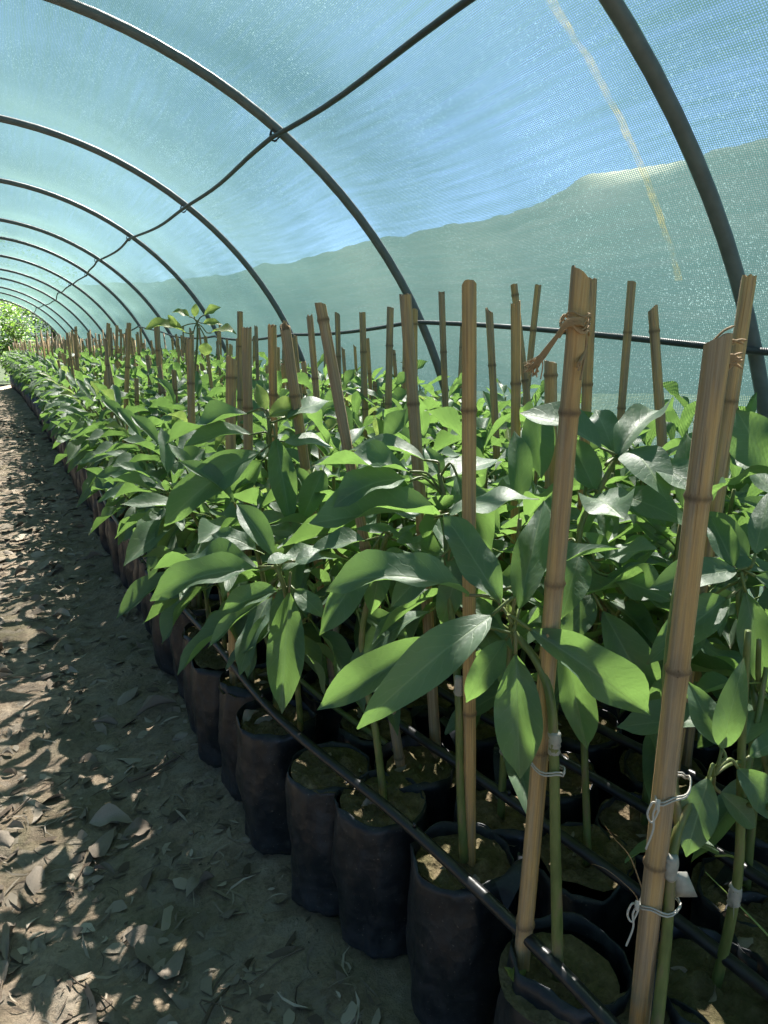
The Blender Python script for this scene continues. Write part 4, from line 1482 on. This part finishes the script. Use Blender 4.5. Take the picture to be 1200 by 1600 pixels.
# fine debris
def debris():
    V, F = [], []
    nb = 0
    for i in range(9000):
        y = 0.4 + 11 * q.random() ** 2.2
        x = q.uniform(-0.9 - .05 * y, 0.44)
        p = bend(x, y)
        if q.random() < 0.6:
            L = .006 + .055 * q.random() ** 2.6; w = L * q.uniform(.10, .3)
        else:
            L, w = q.uniform(.02, .075), q.uniform(.0012, .003)
        if y > 4:
            L *= 1.8; w *= 1.8
        a = q.uniform(0, 6.28)
        ca, sa = math.cos(a), math.sin(a)
        z = ground_z(p.x, p.y) + 0.003
        t1, t2, cu, bn = q.gauss(0, .16), q.gauss(0, .5), q.uniform(-.15, .3) * L, q.uniform(-.25, .25) * L
        for t, wf in ((-.5, .12), (-.2, .9), (.18, .8), (.5, .08)):
            for e in (-1, 1):
                lx, ly = t * L, e * w * wf * q.uniform(.7, 1.2) + bn * (1 - 4 * t * t)
                V.append((p.x + ca * lx - sa * ly, p.y + sa * lx + ca * ly, z + t1 * lx + t2 * e * w * wf + cu * (.25 - t * t) + .002))
        for m_ in range(3):
            F.append((nb + 2 * m_, nb + 2 * m_ + 1, nb + 2 * m_ + 3, nb + 2 * m_ + 2))
        nb += 8
    link('leaf_litter', mesh_from('leaf_litter', V, F, None, False, [M_LITTER]), kind='stuff', category='litter', label='scatter of small dry leaf scraps and straw over the path')
def mat_litter():
    n = NT('litter')
    g_ = n.n('ShaderNodeNewGeometry')
    col = n.ramp(g_.outputs['Random Per Island'], [(0, (0.09, 0.068, 0.05)), (.5, (0.22, 0.18, 0.14)), (.85, (0.34, 0.285, 0.22)), (1, (0.44, 0.38, 0.30))])
    return n.done(n.bsdf(col, .85, .2))
M_LITTER = mat_litter()
debris()

# ------------------------------------------------------------------ weeds
def weed(pos, n, L, label):
    root = empty('weed', pos, 0, category='weed', label=label)
    for i in range(n):
        a = q.uniform(0, 6.28); el = q.uniform(.3, 1.2)
        d = Vector((math.cos(a) * math.cos(el), math.sin(a) * math.cos(el), math.sin(el)))
        b = Vector((0, 0, q.uniform(0, L * .4)))
        link('leaf', YLEAVES[q.randrange(4)], root, matrix=leaf_matrix(b + d * L * .2, b + d * L, L * .45, (0, 0, 1)))
    mb = MB().tube([(0, 0, -.02), (0, 0, L * .6)], .0009, 5)
    link('stem', mb.mesh('stem', [M_STEM]), root)
weed(A.root.location + Vector((-.058, .012, SOIL_Z)), 6, .022, 'tiny round-leaved weed growing at a bag rim under the drip pipe')
weed(Pz(1150, 1390, SOIL_Z), 5, .024, 'tiny green weed on sunlit soil beside the low leafy shoot')
def grass(pos, n, L, label):
    mb = MB()
    for i in range(n):
        a = q.uniform(0, 6.28); sp = q.uniform(.2, .8) * L
        e = Vector((math.cos(a) * sp, math.sin(a) * sp, L * q.uniform(.4, 1)))
        mb.tube(catmull([(0, 0, -.02), e * .5 + Vector((0, 0, L * .25)), e], 4), [.0016] * 8 + [.0003], 4, flat=.4)
    link('grass_tuft', mb.mesh('grass_tuft', [M_STEM]), None, loc=pos, category='grass', label=label)
grass(Pz(245, 900, .29), 26, .14, 'thin green grass tuft sprouting from the outer bags by the path')

# ------------------------------------------------------------------ trees at the open end
def mat_crown(name, c0, c1, t):
    n = NT(name)
    g_ = n.n('ShaderNodeNewGeometry')
    col = n.mix(g_.outputs['Random Per Island'], c0, c1)
    tr = n.n('ShaderNodeBsdfTranslucent'); tr.inputs[0].default_value = (*t, 1)
    mx = n.n('ShaderNodeMixShader'); mx.inputs[0].default_value = .4
    n.l(n.bsdf(col, .5, .4), mx.inputs[1]); n.l(tr.outputs[0], mx.inputs[2])
    return n.done(mx.outputs[0])
MC = [mat_crown('crown_dark', (0.025, 0.055, 0.016), (0.06, 0.10, 0.03), (.12, .25, .03)), mat_crown('crown_lime', (0.05, 0.10, 0.02), (0.10, 0.15, 0.035), (.20, .36, .05))]
M_BARK = mat_plain('bark', (0.10, 0.075, 0.055), .9, .2, .3, 12, .6)
def tree(x, y, h, w, mi, n, label, low=0.1):
    t = random.Random(int(x * 100 + y))
    base = Vector((x, y, -0.0009 * min(y, 40) ** 2 - .05))
    root = empty('tree', base, 0, category='tree', label=label)
    mb = MB()
    top = Vector((t.uniform(-.2, .2), t.uniform(-.2, .2), h * .8))
    tr = catmull([(0, 0, 0), top * .5 + Vector((.1, 0, 0)), top], 5)
    mb.tube(tr, [h * .03 * (1 - .8 * i / len(tr)) for i in range(len(tr))], 9)
    cl = []
    for k in range(14):
        b = tr[t.randint(3, len(tr) - 2)]
        a = t.uniform(0, 6.28)
        e = b + Vector((math.cos(a) * w * t.uniform(.4, .9), math.sin(a) * w * t.uniform(.4, .9), h * t.uniform(-.15, .25)))
        mb.tube(catmull([b, b.lerp(e, .5) + Vector((0, 0, .1)), e], 3), [.035 * h / 4 * (1 - .13 * i) for i in range(7)], 6)
        cl += [e, b.lerp(e, .6)]
    cl += [Vector((t.gauss(0, w * .45), t.gauss(0, w * .45), h * t.uniform(low, 1))) for _ in range(26)]
    link('trunk', mb.mesh('trunk', [M_BARK]), root)
    V, F = [], []
    for i in range(n):
        c = cl[t.randrange(len(cl))]
        p = c + Vector((t.gauss(0, w * .17), t.gauss(0, w * .17), t.gauss(0, w * .15)))
        if p.z < 0.05:
            continue
        L = t.uniform(.06, .13) * (h / 4) ** .3
        d = Vector((t.gauss(0, 1), t.gauss(0, 1), t.gauss(-.3, .6))).normalized()
        s = d.cross(Vector((t.gauss(0, .5), t.gauss(0, .5), 1))).normalized() * L * .3
        b = len(V)
        V += [p, p + d * L * .5 + s, p + d * L, p + d * L * .5 - s]
        F.append((b, b + 1, b + 2, b + 3))
    link('crown', mesh_from('crown', V, F, None, False, [MC[mi]]), root)
tree(-2.6, 26, 4.6, 1.9, 0, 6500, 'dark leafy tree filling the open end of the tunnel')
tree(-0.1, 24.6, 2.3, 0.9, 1, 4500, 'sunlit lime-green bush beside the dark tree at the tunnel end', 0.05)
tree(-1.5, 23.9, 1.5, 0.7, 1, 3200, 'low bright bush in front of the dark tree at the tunnel end', 0.02)
tree(1.0, 30, 4.2, 1.7, 0, 5000, 'tall green tree behind the lime bush past the last hoop')
tree(-5.0, 29, 5.0, 2.2, 0, 5000, 'broad dark tree beyond the tunnel end on the path side')
tree(-1.2, 33, 5.2, 2.4, 0, 5500, 'large dark tree farthest beyond the tunnel end')
